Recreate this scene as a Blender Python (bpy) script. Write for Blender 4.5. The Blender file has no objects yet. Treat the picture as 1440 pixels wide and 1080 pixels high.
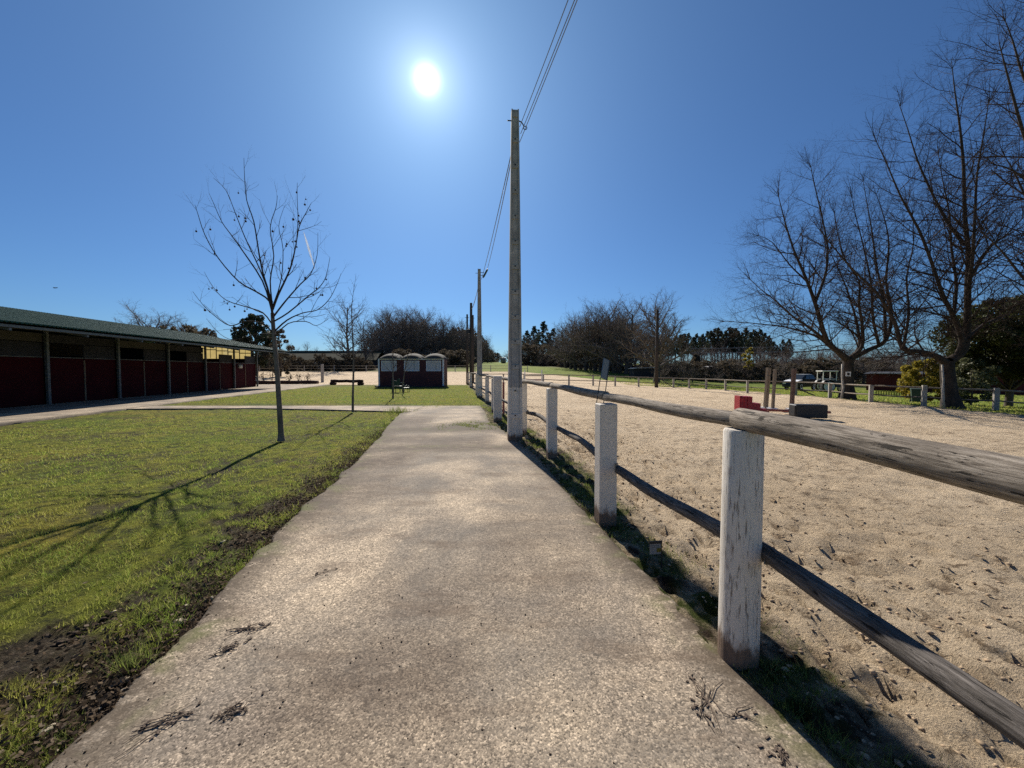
import bpy, bmesh, math, random
import numpy as np
from mathutils import Vector, Matrix, Quaternion

SC = bpy.context.scene
COL = SC.collection
R = math.radians
F = 541.0
PITCH = math.atan(20.0 / F)
CAMZ = 1.5
random.seed(7)
np.random.seed(7)

# ------------------------------------------------------------------ terrain and photo geometry
def sm(t):
    t = np.clip(t, 0, 1)
    return t * t * (3 - 2 * t)

def H(x, y):
    x = np.asarray(x, float); y = np.asarray(y, float)
    h = -0.42 * sm((x - 3) / 17.0) - 0.5 * sm((x - 20) / 14.0)
    yy = np.maximum(y - 46, 0)
    h = h + 10 * (1 - np.exp(-yy / 200.0)) * (1 - np.exp(-yy / 14.0))
    return h

def Hf(x, y):
    return float(H(x, y))

def ray(px, py):
    u = (px - 720) / F; v = (540 - py) / F
    c, s = math.cos(PITCH), math.sin(PITCH)
    return Vector((u, c + s * v, -s + c * v))

def gp(px, py, dz=0.0):
    """where the line of sight of a photo pixel meets the terrain"""
    r = ray(px, py); z = 0.0
    for _ in range(30):
        t = (z + dz - CAMZ) / r.z
        p = r * t
        z = Hf(p.x, p.y)
    return Vector((p.x, p.y, z + dz))

def at(px, py, d):
    r = ray(px, py)
    return Vector((0, 0, CAMZ)) + r * (d / r.y)

A = Vector((-0.1463, 0.9892, 0)); N = Vector((0.9892, 0.1463, 0))   # along the path / across it

def us(u, s, z=0.0):
    p = N * u + A * s
    return Vector((p.x, p.y, z))

# ------------------------------------------------------------------ numpy noise
_perm = np.random.RandomState(3).rand(512, 512)
def vnoise(x, y):
    xi = np.floor(x).astype(int); yi = np.floor(y).astype(int)
    fx = x - xi; fy = y - yi
    fx = fx * fx * (3 - 2 * fx); fy = fy * fy * (3 - 2 * fy)
    g = lambda a, b: _perm[a % 512, b % 512]
    return (g(xi, yi) * (1 - fx) + g(xi + 1, yi) * fx) * (1 - fy) + (g(xi, yi + 1) * (1 - fx) + g(xi + 1, yi + 1) * fx) * fy

def fbm(x, y, oct=4, s=1.0):
    x = np.asarray(x, float) * s + 137.3; y = np.asarray(y, float) * s + 71.9
    a = 0.5; t = 0; n = 0
    for k in range(oct):
        t = t + a * vnoise(x, y); n += a
        x = x * 2.03 + 11.7; y = y * 2.03 + 5.1; a *= 0.5
    return t / n

# ------------------------------------------------------------------ node helpers
class G:
    def __init__(s, name):
        s.m = bpy.data.materials.new(name); s.m.use_nodes = True
        s.t = s.m.node_tree; s.b = s.t.nodes['Principled BSDF']
        s.out = s.t.nodes['Material Output']
    def n(s, typ, **kw):
        nd = s.t.nodes.new(typ)
        for k, v in kw.items(): setattr(nd, k, v)
        return nd
    def l(s, a, b): s.t.links.new(a, b)
    def set(s, sock, v):
        if hasattr(v, 'is_output'): s.l(v, sock)
        else:
            if isinstance(v, (tuple, list)) and len(v) == 3 and sock.type == 'RGBA': v = (*v, 1)
            sock.default_value = v
    def pos(s, scale=None):
        c = s.n('ShaderNodeTexCoord').outputs['Object']
        if scale is None: return c
        mp = s.n('ShaderNodeMapping'); mp.inputs['Scale'].default_value = scale
        s.l(c, mp.inputs['Vector']); return mp.outputs['Vector']
    def noise(s, sc, det=4, rough=0.55, vec=None, dist=0.0):
        nd = s.n('ShaderNodeTexNoise'); nd.inputs['Scale'].default_value = sc
        nd.inputs['Detail'].default_value = det; nd.inputs['Roughness'].default_value = rough
        nd.inputs['Distortion'].default_value = dist
        s.l(vec if vec is not None else s.pos(), nd.inputs['Vector']); return nd.outputs['Fac']
    def voro(s, sc, vec=None, out='Color', feature='F1'):
        nd = s.n('ShaderNodeTexVoronoi', feature=feature); nd.inputs['Scale'].default_value = sc
        s.l(vec if vec is not None else s.pos(), nd.inputs['Vector']); return nd.outputs[out]
    def attr(s, name):
        nd = s.n('ShaderNodeAttribute'); nd.attribute_name = name; return nd.outputs['Fac']
    def ramp(s, fac, *stops):
        nd = s.n('ShaderNodeValToRGB'); e = nd.color_ramp.elements
        while len(e) < len(stops): e.new(0.5)
        for el, (p, c) in zip(e, stops):
            el.position = p
            el.color = (c, c, c, 1) if not isinstance(c, (tuple, list)) else (*c, 1)
        s.l(fac, nd.inputs['Fac']); return nd.outputs['Color']
    def mix(s, a, b, f, mode='MIX'):
        nd = s.n('ShaderNodeMix', data_type='RGBA', blend_type=mode)
        s.set(nd.inputs[0], f); s.set(nd.inputs[6], a); s.set(nd.inputs[7], b)
        return nd.outputs[2]
    def math(s, op, a, b=0.0):
        nd = s.n('ShaderNodeMath', operation=op); s.set(nd.inputs[0], a); s.set(nd.inputs[1], b)
        return nd.outputs[0]
    def sep(s, vec, ax):
        nd = s.n('ShaderNodeSeparateXYZ'); s.l(vec, nd.inputs[0]); return nd.outputs[ax]
    def bump(s, h, strength=0.5, dist=0.01):
        nd = s.n('ShaderNodeBump'); nd.inputs['Strength'].default_value = strength
        nd.inputs['Distance'].default_value = dist
        s.l(h, nd.inputs['Height']); s.l(nd.outputs['Normal'], s.b.inputs['Normal'])
    def fin(s, col=None, rough=0.9, spec=0.2, metal=0.0):
        if col is not None: s.set(s.b.inputs['Base Color'], col)
        s.set(s.b.inputs['Roughness'], rough); s.b.inputs['Specular IOR Level'].default_value = spec
        s.b.inputs['Metallic'].default_value = metal
        return s.m

def simple(name, c, rough=0.8, var=0.25, sc=6.0, spec=0.25, metal=0.0, bump=0.15, bd=0.004, bs=60):
    g = G(name)
    f = g.noise(sc, 5)
    d = tuple(v * (1 - var) for v in c); u = tuple(min(1, v * (1 + var)) for v in c)
    g.bump(g.noise(bs, 3), bump, bd)
    return g.fin(g.ramp(f, (0.3, d), (0.7, u)), rough, spec, metal)

# ------------------------------------------------------------------ object helpers
def tag(o, label=None, cat=None, group=None, kind=None):
    if label: o['label'] = label
    if cat: o['category'] = cat
    if group: o['group'] = group
    if kind: o['kind'] = kind
    return o

def thing(name, label, cat, loc=(0, 0, 0), rz=0.0, group=None, scale=None):
    o = bpy.data.objects.new(name, None); COL.objects.link(o)
    o.location = loc; o.rotation_euler = (0, 0, rz); o.empty_display_size = 0.2
    if scale is not None: o.scale = scale
    return tag(o, label, cat, group)

def dup(root, loc, rz=0.0, scale=None, label=None, group=None):
    def cp(o, parent):
        c = o.copy(); COL.objects.link(c)
        if parent is not None: c.parent = parent
        for ch in [k for k in kids.get(o.name, [])]: cp(ch, c)
        return c
    kids = {}
    st = [root]
    while st:
        q = st.pop(); ks = list(q.children)
        kids[q.name] = ks; st += ks
    c = cp(root, None)
    c.location = loc; c.rotation_euler = (0, 0, rz)
    if scale is not None: c.scale = scale
    if label: c['label'] = label
    if group: c['group'] = group
    return c

class MB:
    def __init__(s): s.v = []; s.f = []
    def add(s, vs, fs):
        o = len(s.v); s.v += [tuple(p) for p in vs]; s.f += [tuple(i + o for i in f) for f in fs]; return s
    def box(s, c, d, rz=0.0, M=None):
        x, y, z = d[0] / 2, d[1] / 2, d[2] / 2
        vs = [Vector((sx * x, sy * y, sz * z)) for sz in (-1, 1) for sx, sy in ((-1, -1), (1, -1), (1, 1), (-1, 1))]
        m = M if M is not None else Matrix.Rotation(rz, 4, 'Z')
        vs = [m @ p + Vector(c) for p in vs]
        return s.add(vs, [(0, 3, 2, 1), (4, 5, 6, 7), (0, 1, 5, 4), (1, 2, 6, 5), (2, 3, 7, 6), (3, 0, 4, 7)])
    def tube(s, pts, rad, n=8, cap=True):
        pts = [Vector(p) for p in pts]; k = len(pts)
        if not isinstance(rad, (list, tuple)): rad = [rad] * k
        t0 = (pts[1] - pts[0]).normalized()
        nx = t0.orthogonal().normalized()
        vs = []; fs = []
        cs = [(math.cos(2 * math.pi * i / n), math.sin(2 * math.pi * i / n)) for i in range(n)]
        for i, p in enumerate(pts):
            t = (pts[min(i + 1, k - 1)] - pts[max(i - 1, 0)])
            if t.length > 1e-9: t.normalize()
            else: t = t0
            nx = (nx - t * nx.dot(t))
            if nx.length < 1e-6: nx = t.orthogonal()
            nx.normalize(); ny = t.cross(nx); r = rad[i]
            for c, q in cs: vs.append(p + nx * (c * r) + ny * (q * r))
        for i in range(k - 1):
            for j in range(n):
                a = i * n + j; b = i * n + (j + 1) % n
                fs.append((a, b, b + n, a + n))
        if cap:
            fs.append(tuple(range(n - 1, -1, -1))); fs.append(tuple((k - 1) * n + j for j in range(n)))
        return s.add(vs, fs)
    def cyl(s, p0, p1, r0, r1=None, n=12): return s.tube([p0, p1], [r0, r0 if r1 is None else r1], n)
    def lathe(s, prof, n=24, c=(0, 0, 0), M=None):
        vs = []; fs = []; k = len(prof); m = M if M is not None else Matrix.Identity(4)
        for r, z in prof:
            for j in range(n):
                a = 2 * math.pi * j / n
                vs.append(m @ Vector((r * math.cos(a), r * math.sin(a), z)) + Vector(c))
        for i in range(k - 1):
            for j in range(n):
                a = i * n + j; b = i * n + (j + 1) % n
                fs.append((a, b, b + n, a + n))
        return s.add(vs, fs)
    def prism(s, prof, y0, y1, M=None, taper=None):
        """profile in (x,z), extruded along y; taper=(fn) scales y by vertex"""
        m = M if M is not None else Matrix.Identity(4); k = len(prof)
        f = taper or (lambda x, z: 1.0)
        vs = [m @ Vector((x, y0 * f(x, z), z)) for x, z in prof] + [m @ Vector((x, y1 * f(x, z), z)) for x, z in prof]
        fs = [tuple(range(k)), tuple(range(2 * k - 1, k - 1, -1))]
        for i in range(k):
            j = (i + 1) % k; fs.append((i, i + k, j + k, j))
        return s.add(vs, fs)
    def build(s, name, mat, parent=None, smooth=False, bevel=0.0, off=None):
        me = bpy.data.meshes.new(name)
        vs = s.v
        if off is not None:
            ox, oy, oz = off; vs = [(a - ox, b - oy, c - oz) for a, b, c in vs]
        me.from_pydata(vs, [], s.f); me.update()
        bm = bmesh.new(); bm.from_mesh(me); bmesh.ops.recalc_face_normals(bm, faces=bm.faces); bm.to_mesh(me); bm.free()
        if mat is not None: me.materials.append(mat)
        if smooth: me.polygons.foreach_set('use_smooth', [True] * len(me.polygons))
        o = bpy.data.objects.new(name, me); COL.objects.link(o)
        if parent is not None: o.parent = parent
        if bevel > 0:
            b = o.modifiers.new('bevel', 'BEVEL'); b.width = bevel; b.segments = 2; b.limit_method = 'ANGLE'
        return o

def npmesh(name, V, Fc, mat, parent=None, attrs=None, smooth=False):
    """V (n,3), Fc (m,k) with constant k"""
    me = bpy.data.meshes.new(name)
    V = np.ascontiguousarray(V, np.float32); Fc = np.ascontiguousarray(Fc, np.int32)
    me.vertices.add(len(V)); me.vertices.foreach_set('co', V.ravel())
    m, k = Fc.shape
    me.loops.add(m * k); me.loops.foreach_set('vertex_index', Fc.ravel())
    me.polygons.add(m); me.polygons.foreach_set('loop_start', np.arange(0, m * k, k, dtype=np.int32))
    if smooth: me.polygons.foreach_set('use_smooth', np.ones(m, bool))
    me.update(calc_edges=True)
    for an, av in (attrs or {}).items():
        a = me.attributes.new(an, 'FLOAT', 'POINT'); a.data.foreach_set('value', np.ascontiguousarray(av, np.float32).ravel())
    me.validate()
    if mat is not None: me.materials.append(mat)
    o = bpy.data.objects.new(name, me); COL.objects.link(o)
    if parent is not None: o.parent = parent
    return o

def sheet(name, X, Y, Z, mat, attrs=None, smooth=True):
    r, c = X.shape
    V = np.stack([X.ravel(), Y.ravel(), Z.ravel()], 1)
    i = np.arange(r * c).reshape(r, c)
    Fc = np.stack([i[:-1, :-1].ravel(), i[:-1, 1:].ravel(), i[1:, 1:].ravel(), i[1:, :-1].ravel()], 1)
    return npmesh(name, V, Fc, mat, None, attrs, smooth)

def blades(P, h, w, lean=0.5, rnd=None, tri=True, yaw=None):
    """single bent triangles standing on points P (n,3)"""
    n = len(P); a = np.random.rand(n) * 2 * np.pi if yaw is None else yaw
    d = np.stack([np.cos(a), np.sin(a), np.zeros(n)], 1) * (w / 2)[:, None]
    b = np.random.rand(n) * 2 * np.pi; ln = np.random.rand(n) * lean * h
    tip = P + np.stack([np.cos(b) * ln, np.sin(b) * ln, h], 1)
    V = np.empty((n, 3, 3)); V[:, 0] = P - d; V[:, 1] = P + d; V[:, 2] = tip
    Fc = np.arange(n * 3).reshape(n, 3)
    return V.reshape(-1, 3), Fc

def leaf_quads(P, size, flat=0.0, asp=0.55):
    n = len(P)
    u = np.random.randn(n, 3); u[:, 2] *= (1 - flat); u /= np.linalg.norm(u, axis=1)[:, None]
    w = np.random.randn(n, 3); w[:, 2] *= (1 - flat)
    w -= u * np.sum(u * w, 1)[:, None]; w /= np.linalg.norm(w, axis=1)[:, None]
    s = (size * (0.6 + 0.8 * np.random.rand(n)))[:, None] / 2
    V = np.empty((n, 4, 3)); V[:, 0] = P - u * s; V[:, 1] = P + w * s * asp; V[:, 2] = P + u * s; V[:, 3] = P - w * s * asp
    return V.reshape(-1, 3), np.arange(n * 4).reshape(n, 4)

def in_poly(x, y, poly):
    x = np.asarray(x); y = np.asarray(y); c = np.zeros(x.shape, bool); n = len(poly); j = n - 1
    for i in range(n):
        xi, yi = poly[i]; xj, yj = poly[j]
        t = ((yi > y) != (yj > y)) & (x < (xj - xi) * (y - yi) / (yj - yi + 1e-12) + xi)
        c ^= t; j = i
    return c

def interp_line(pts):
    """x as a function of y along a polyline of (x,y), ascending y"""
    pts = sorted([(p[1], p[0]) for p in pts])
    ys = np.array([p[0] for p in pts]); xs = np.array([p[1] for p in pts])
    return lambda y: np.interp(y, ys, xs)
SKY_STR = 0.054; SKY_TINT = (0.47, 0.745, 1.09, 1); AUR = 5.0; SUN_STR = 5.0; EXPO = 0.40
HAZE = 0
# ------------------------------------------------------------------ camera, sky, sun
cam = bpy.data.cameras.new('camera'); co = bpy.data.objects.new('camera', cam); COL.objects.link(co)
co.location = (0, 0, CAMZ); co.rotation_euler = (R(90) - PITCH, 0, 0)
cam.sensor_width = 36; cam.lens = 36 * F / 1440; cam.clip_start = 0.05; cam.clip_end = 5000
SC.camera = co
SUN = ray(600, 112).normalized()
SEL = math.asin(SUN.z); SAZ = math.atan2(SUN.x, SUN.y)
W = bpy.data.worlds.new('World'); SC.world = W; W.use_nodes = True
wt = W.node_tree; bg = wt.nodes['Background']
def wn(t, **k):
    n = wt.nodes.new(t)
    for a, b in k.items(): setattr(n, a, b)
    return n
sky = wn('ShaderNodeTexSky', sky_type='NISHITA'); sky.sun_disc = False
sky.sun_elevation = SEL; sky.sun_rotation = SAZ; sky.altitude = 300
sky.air_density = 1.0; sky.dust_density = 0.35; sky.ozone_density = 3.0
bg.inputs['Strength'].default_value = SKY_STR
# the sun itself and the brightness of the air round it, by angle from the sun
tc = wn('ShaderNodeTexCoord'); dt = wn('ShaderNodeVectorMath', operation='DOT_PRODUCT')
nrm = wn('ShaderNodeVectorMath', operation='NORMALIZE'); wt.links.new(tc.outputs['Generated'], nrm.inputs[0])
wt.links.new(nrm.outputs[0], dt.inputs[0]); dt.inputs[1].default_value = SUN
def wm(op, a, b=0.0):
    n = wn('ShaderNodeMath', operation=op)
    for i, v in enumerate((a, b)):
        if hasattr(v, 'is_output'): wt.links.new(v, n.inputs[i])
        else: n.inputs[i].default_value = v
    return n.outputs[0]
ang = wm('ARCCOSINE', wm('MINIMUM', dt.outputs['Value'], 1.0))
g1 = wm('MULTIPLY', wm('EXPONENT', wm('MULTIPLY', wm('POWER', wm('DIVIDE', ang, R(1.5)), 4.0), -1.0)), 9.0)
g2 = wm('MULTIPLY', wm('EXPONENT', wm('DIVIDE', ang, -R(2.2))), 13.0)
g3 = wm('MULTIPLY', wm('EXPONENT', wm('DIVIDE', ang, -R(20.0))), AUR)
gl = wm('ADD', g1, g2)
gc = wn('ShaderNodeVectorMath', operation='SCALE'); gc.inputs[0].default_value = (0.86, 0.95, 1.0)
wt.links.new(gl, gc.inputs['Scale'])
sm_ = wn('ShaderNodeMix', data_type='RGBA', blend_type='MULTIPLY'); sm_.inputs[0].default_value = 1
wt.links.new(sky.outputs[0], sm_.inputs[6]); sm_.inputs[7].default_value = SKY_TINT
gb = wn('ShaderNodeVectorMath', operation='SCALE'); gb.inputs[0].default_value = (0.42, 0.74, 1.0); wt.links.new(g3, gb.inputs['Scale'])
ad0 = wn('ShaderNodeVectorMath', operation='ADD'); wt.links.new(sm_.outputs[2], ad0.inputs[0]); wt.links.new(gb.outputs[0], ad0.inputs[1])
ad = wn('ShaderNodeVectorMath', operation='ADD'); wt.links.new(ad0.outputs[0], ad.inputs[0]); wt.links.new(gc.outputs[0], ad.inputs[1])
wt.links.new(ad.outputs[0], bg.inputs['Color'])
ld = bpy.data.lights.new('sun', 'SUN'); ld.energy = SUN_STR; ld.angle = R(0.55); ld.color = (1.0, 0.93, 0.82)
lo = bpy.data.objects.new('sun', ld); COL.objects.link(lo); lo.rotation_euler = SUN.to_track_quat('Z', 'Y').to_euler()
lo.location = (0, 0, 40)
SC.view_settings.view_transform = 'Standard'; SC.view_settings.look = 'None'
SC.view_settings.exposure = EXPO; SC.view_settings.gamma = 1
SC.render.engine = 'CYCLES'
SC.cycles.use_denoising = False
SC.cycles.max_bounces = 6; SC.cycles.transparent_max_bounces = 12
SC.cycles.sample_clamp_indirect = 2

# ------------------------------------------------------------------ materials
MT = {}
def white_paint(name, wood=True):
    g = G(name)
    p = g.pos((1, 1, 0.08) if wood else (1, 1, 0.5))
    stre = g.noise(100, 6, 0.72, p)
    big = g.noise(5, 4)
    z = g.sep(g.pos(), 'Z')
    base = g.mix((0.57, 0.52, 0.45), (0.77, 0.705, 0.615), big)
    crack = g.ramp(stre, (0.39, 1.0), (0.435, 0.0))
    col = g.mix(base, (0.16, 0.12, 0.09), g.math('MULTIPLY', crack, 0.8 if wood else 0.12))
    blot = g.ramp(g.noise(9, 5, 0.7, g.pos((1, 1, 0.35))), (0.60, 0.0), (0.68, 1.0))
    col = g.mix(col, (0.25, 0.17, 0.13), g.math('MULTIPLY', blot, 0.7 if wood else 0.35))
    # bare, soil-stained foot
    edge = g.math('ADD', z, g.math('MULTIPLY', g.math('SUBTRACT', g.noise(14, 5, 0.7, g.pos((1, 1, 0.4))), 0.5), 0.34))
    foot = g.ramp(edge, (0.10, 1.0), (0.17, 0.0))
    col = g.mix(col, g.mix((0.13, 0.085, 0.06), (0.24, 0.17, 0.12), g.noise(30, 3)), foot)
    g.bump(g.math('SUBTRACT', stre, g.math('MULTIPLY', crack, 0.8)), 0.6, 0.004)
    return g.fin(col, 0.75, 0.25)
MT['white_wood'] = white_paint('white_wood_paint')
MT['white_conc'] = white_paint('white_concrete_paint', False)
MT['grey_post'] = simple('grey_fence_post', (0.36, 0.33, 0.285), 0.85, 0.3, 9, 0.2)

def weathered(name, a=(0.19, 0.155, 0.12), b=(0.46, 0.395, 0.32), axis='Y'):
    g = G(name)
    sc = {'Y': (1, 0.055, 1), 'X': (0.055, 1, 1), 'Z': (1, 1, 0.055)}[axis]
    sc2 = tuple(v if v == 1 else v * 2.2 for v in sc)
    s1 = g.noise(130, 8, 0.78, g.pos(sc), 0.5); s2 = g.noise(3, 4); s3 = g.noise(48, 7, 0.72, g.pos(sc2), 0.8)
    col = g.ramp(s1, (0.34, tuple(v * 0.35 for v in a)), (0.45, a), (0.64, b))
    crk = g.ramp(s3, (0.385, 1.0), (0.415, 0.0))
    col = g.mix(col, tuple(v * 0.16 for v in a), crk)
    s1 = g.math('SUBTRACT', s1, g.math('MULTIPLY', crk, 0.5))
    col = g.mix(col, tuple(v * 0.6 for v in a), g.math('MULTIPLY', g.ramp(s2, (0.45, 0), (0.7, 1)), 0.6))
    g.bump(s1, 0.8, 0.006)
    return g.fin(col, 0.85, 0.2)
MT['rail'] = weathered('weathered_rail_wood')
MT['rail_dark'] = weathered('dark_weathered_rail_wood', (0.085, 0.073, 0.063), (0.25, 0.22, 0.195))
MT['plank_z'] = weathered('weathered_upright_wood', (0.20, 0.15, 0.10), (0.42, 0.34, 0.25), 'Z')
MT['pole_dark'] = weathered('dark_pole_wood', (0.05, 0.042, 0.036), (0.12, 0.10, 0.085), 'Z')

def conc_pole():
    g = G('old_concrete_pole')
    col = g.ramp(g.noise(4, 6, 0.65), (0.3, (0.25, 0.237, 0.22)), (0.7, (0.45, 0.43, 0.40)))
    st = g.ramp(g.noise(16, 5, 0.6, g.pos((1, 1, 0.1))), (0.5, 0), (0.75, 1))
    col = g.mix(col, (0.12, 0.10, 0.08), g.math('MULTIPLY', st, 0.6))
    g.bump(g.noise(50, 4), 0.3, 0.004)
    return g.fin(col, 0.9, 0.15)
MT['pole'] = conc_pole()

def concrete():
    g = G('pebbly_concrete')
    v = g.voro(135); v2 = g.voro(330)
    big = g.noise(0.9, 5, 0.6); mid = g.noise(5, 4)
    col = g.mix((0.25, 0.20, 0.15), (0.52, 0.41, 0.285), g.ramp(big, (0.36, 0), (0.62, 1)))
    sp = g.ramp(g.sep(v, 'X'), (0.0, 0.22), (0.30, 0.75), (0.75, 1.15), (1.0, 2.1))
    col = g.mix(col, sp, 0.85, 'MULTIPLY')
    col = g.mix(col, g.ramp(g.sep(v2, 'Y'), (0.0, 0.6), (1.0, 1.4)), 0.6, 'MULTIPLY')
    st = g.ramp(g.noise(0.62, 7, 0.66, None, 0.8), (0.43, 0), (0.64, 1))
    col = g.mix(col, g.mix((0.09, 0.078, 0.065), (0.23, 0.20, 0.165), g.sep(v, 'Z')), g.math('MULTIPLY', st, 0.8))
    st2 = g.ramp(g.noise(2.2, 6, 0.7, g.pos((0.5, 1.3, 1))), (0.52, 0), (0.66, 1))
    col = g.mix(col, (0.15, 0.105, 0.07), g.math('MULTIPLY', st2, 0.6))
    v3 = g.voro(52); col = g.mix(col, g.ramp(g.sep(v3, 'X'), (0.0, 0.70), (0.6, 1.0), (1.0, 1.30)), 0.6, 'MULTIPLY')
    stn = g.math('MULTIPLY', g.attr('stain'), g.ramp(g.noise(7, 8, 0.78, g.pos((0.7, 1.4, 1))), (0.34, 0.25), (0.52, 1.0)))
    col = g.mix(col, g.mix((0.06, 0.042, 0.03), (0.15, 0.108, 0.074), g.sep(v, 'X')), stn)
    pts = g.ramp(g.noise(28, 2, 0.5), (0.70, 0), (0.76, 1))
    col = g.mix(col, (0.09, 0.07, 0.055), g.math('MULTIPLY', pts, 0.7))
    gr = g.math('MULTIPLY', g.attr('soil'), g.ramp(g.noise(9, 8, 0.8, g.pos((0.6, 1.2, 1))), (0.37, 0.0), (0.50, 1.0)))
    col = g.mix(col, g.mix((0.085, 0.062, 0.04), (0.11, 0.115, 0.035), g.ramp(g.noise(3, 3), (0.52, 0), (0.66, 1))), gr)
    d = g.voro(135, out='Distance')
    g.bump(g.math('ADD', g.math('MULTIPLY', d, -0.6), g.math('MULTIPLY', mid, 0.5)), 0.35, 0.004)
    return g.fin(col, 0.9, 0.25)
MT['path'] = concrete()

def sandm():
    g = G('arena_sand')
    big = g.noise(0.35, 5, 0.6); mid = g.noise(3.0, 6, 0.7, g.pos((0.7, 1.0, 1.0)))
    col = g.mix((0.67, 0.515, 0.34), (0.80, 0.63, 0.43), g.ramp(big, (0.35, 0), (0.65, 1)))
    dk = g.ramp(mid, (0.52, 0), (0.70, 1))
    col = g.mix(col, (0.24, 0.17, 0.11), g.math('MULTIPLY', dk, 0.35))
    hf = g.ramp(g.noise(7.5, 5, 0.75, g.pos((0.75, 1.1, 1.0)), 0.5), (0.56, 0), (0.64, 1))
    col = g.mix(col, (0.17, 0.115, 0.07), g.math('MULTIPLY', hf, 0.8))  # damp specks that also paint the shading of far churned sand
    h3 = g.ramp(g.noise(24, 5, 0.8, g.pos((0.7, 1.0, 1.0)), 0.4), (0.575, 0), (0.64, 1))
    col = g.mix(col, (0.15, 0.10, 0.06), g.math('MULTIPLY', h3, 0.8))
    hl = g.ramp(g.noise(12, 4, 0.7), (0.58, 0), (0.7, 1))
    col = g.mix(col, (0.74, 0.60, 0.42), g.math('MULTIPLY', hl, 0.5))
    fine = g.noise(95, 3, 0.7)
    col = g.mix(col, g.ramp(fine, (0.3, 0.55), (0.55, 1.0), (0.75, 1.35)), 0.8, 'MULTIPLY')
    col = g.mix(col, (0.20, 0.14, 0.09), g.math('MULTIPLY', g.attr('dent'), 0.9))  # damp hoof dents, with their small shadows put into the colour too
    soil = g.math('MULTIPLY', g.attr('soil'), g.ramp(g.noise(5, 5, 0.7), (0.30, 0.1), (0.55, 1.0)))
    shaded_soil = g.mix((0.05, 0.034, 0.022), (0.065, 0.08, 0.018), g.ramp(g.noise(3.1, 4), (0.42, 0), (0.56, 1)))  # soil and moss tones, darkened to deepen the fence shadow
    col = g.mix(col, shaded_soil, soil)
    g.bump(g.math('ADD', g.noise(16, 8, 0.82, g.pos((0.8, 1.0, 1.0))), g.math('MULTIPLY', fine, 0.3)), 1.0, 0.07)
    return g.fin(col, 0.97, 0.1)
MT['sand'] = sandm()

def lawnm(name='lawn_turf', far=False):
    g = G(name)
    n1 = g.noise(0.5, 5, 0.6); n2 = g.noise(6, 5, 0.75)
    col = g.mix((0.14, 0.19, 0.018), (0.27, 0.225, 0.034), g.ramp(n1, (0.36, 0), (0.64, 1)))
    col = g.mix(col, (0.028, 0.032, 0.010), g.ramp(n2, (0.42, 0.0), (0.62, 0.95)))
    col = g.mix(col, (0.26, 0.22, 0.085), g.ramp(g.noise(11, 5, 0.8), (0.60, 0.0), (0.74, 0.55)))
    mud = g.attr('mud')
    mc = g.ramp(g.noise(26, 8, 0.8), (0.34, (0.016, 0.012, 0.009)), (0.52, (0.060, 0.044, 0.031)), (0.66, (0.19, 0.15, 0.11)))
    col = g.mix(col, mc, mud)
    g.bump(g.noise(30 if not far else 8, 6, 0.8), 1.0, 0.05 if not far else 0.12)
    return g.fin(col, 0.95, 0.1)
MT['lawn'] = lawnm()

def grassm(name, a, b, dry=(0.22, 0.18, 0.06)):
    g = G(name)
    r = g.attr('rnd')
    n1 = g.ramp(g.noise(0.9, 6, 0.68), (0.40, 0), (0.60, 1))
    col = g.mix(g.mix(a, b, n1), dry, g.ramp(r, (0.55, 0), (1.0, 0.8)))
    col = g.mix(col, (0.03, 0.04, 0.01), g.ramp(r, (0.0, 0.6), (0.25, 0)))
    tr = g.n('ShaderNodeBsdfTranslucent'); ms = g.n('ShaderNodeMixShader')
    g.set(tr.inputs['Color'], g.mix(col, (0.9, 1.0, 0.35), 0.12)); ms.inputs[0].default_value = 0.5
    g.fin(col, 0.6, 0.3)
    g.l(g.b.outputs[0], ms.inputs[1]); g.l(tr.outputs[0], ms.inputs[2]); g.l(ms.outputs[0], g.out.inputs['Surface'])
    return g.m
MT['grass'] = grassm('grass_blade', (0.16, 0.275, 0.022), (0.30, 0.29, 0.038), (0.50, 0.40, 0.14))
MT['tuft'] = grassm('tuft_blade', (0.08, 0.13, 0.018), (0.12, 0.15, 0.022), (0.20, 0.17, 0.07))

def groundm():
    g = G('meadow_ground')
    n1 = g.noise(0.12, 6, 0.65); n2 = g.noise(1.4, 5, 0.75); y = g.sep(g.pos(), 'Y')
    col = g.mix((0.15, 0.22, 0.03), (0.23, 0.25, 0.05), g.ramp(n1, (0.36, 0), (0.64, 1)))
    col = g.mix(col, (0.06, 0.065, 0.02), g.ramp(n2, (0.46, 0.0), (0.70, 0.7)))
    lit = g.attr('litter')
    lc = g.ramp(g.noise(2.5, 6, 0.75), (0.35, (0.035, 0.027, 0.02)), (0.7, (0.13, 0.10, 0.072)))
    col = g.mix(col, lc, lit)
    g.bump(g.noise(5, 6, 0.8), 1.0, 0.12)
    return g.fin(col, 0.95, 0.1)
MT['ground'] = groundm()

def barkm(name, a, b):
    g = G(name)
    col = g.ramp(g.noise(7, 6, 0.7, g.pos((1, 1, 0.4))), (0.32, a), (0.68, b))
    g.bump(g.noise(25, 5, 0.7, g.pos((1, 1, 0.3))), 0.8, 0.02)
    return g.fin(col, 0.9, 0.15)
MT['bark'] = barkm('plane_bark', (0.026, 0.021, 0.018), (0.085, 0.068, 0.056))
MT['twig'] = barkm('bare_twig', (0.036, 0.026, 0.022), (0.085, 0.060, 0.048))
MT['sapbark'] = barkm('sapling_bark', (0.10, 0.082, 0.066), (0.24, 0.20, 0.165))
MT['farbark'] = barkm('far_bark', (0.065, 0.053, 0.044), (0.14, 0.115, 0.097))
MT['fartwig'] = barkm('hazy_far_twig', (0.125, 0.102, 0.088), (0.24, 0.198, 0.170))  # twigs lightened, distant haze put into their colour

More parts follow.
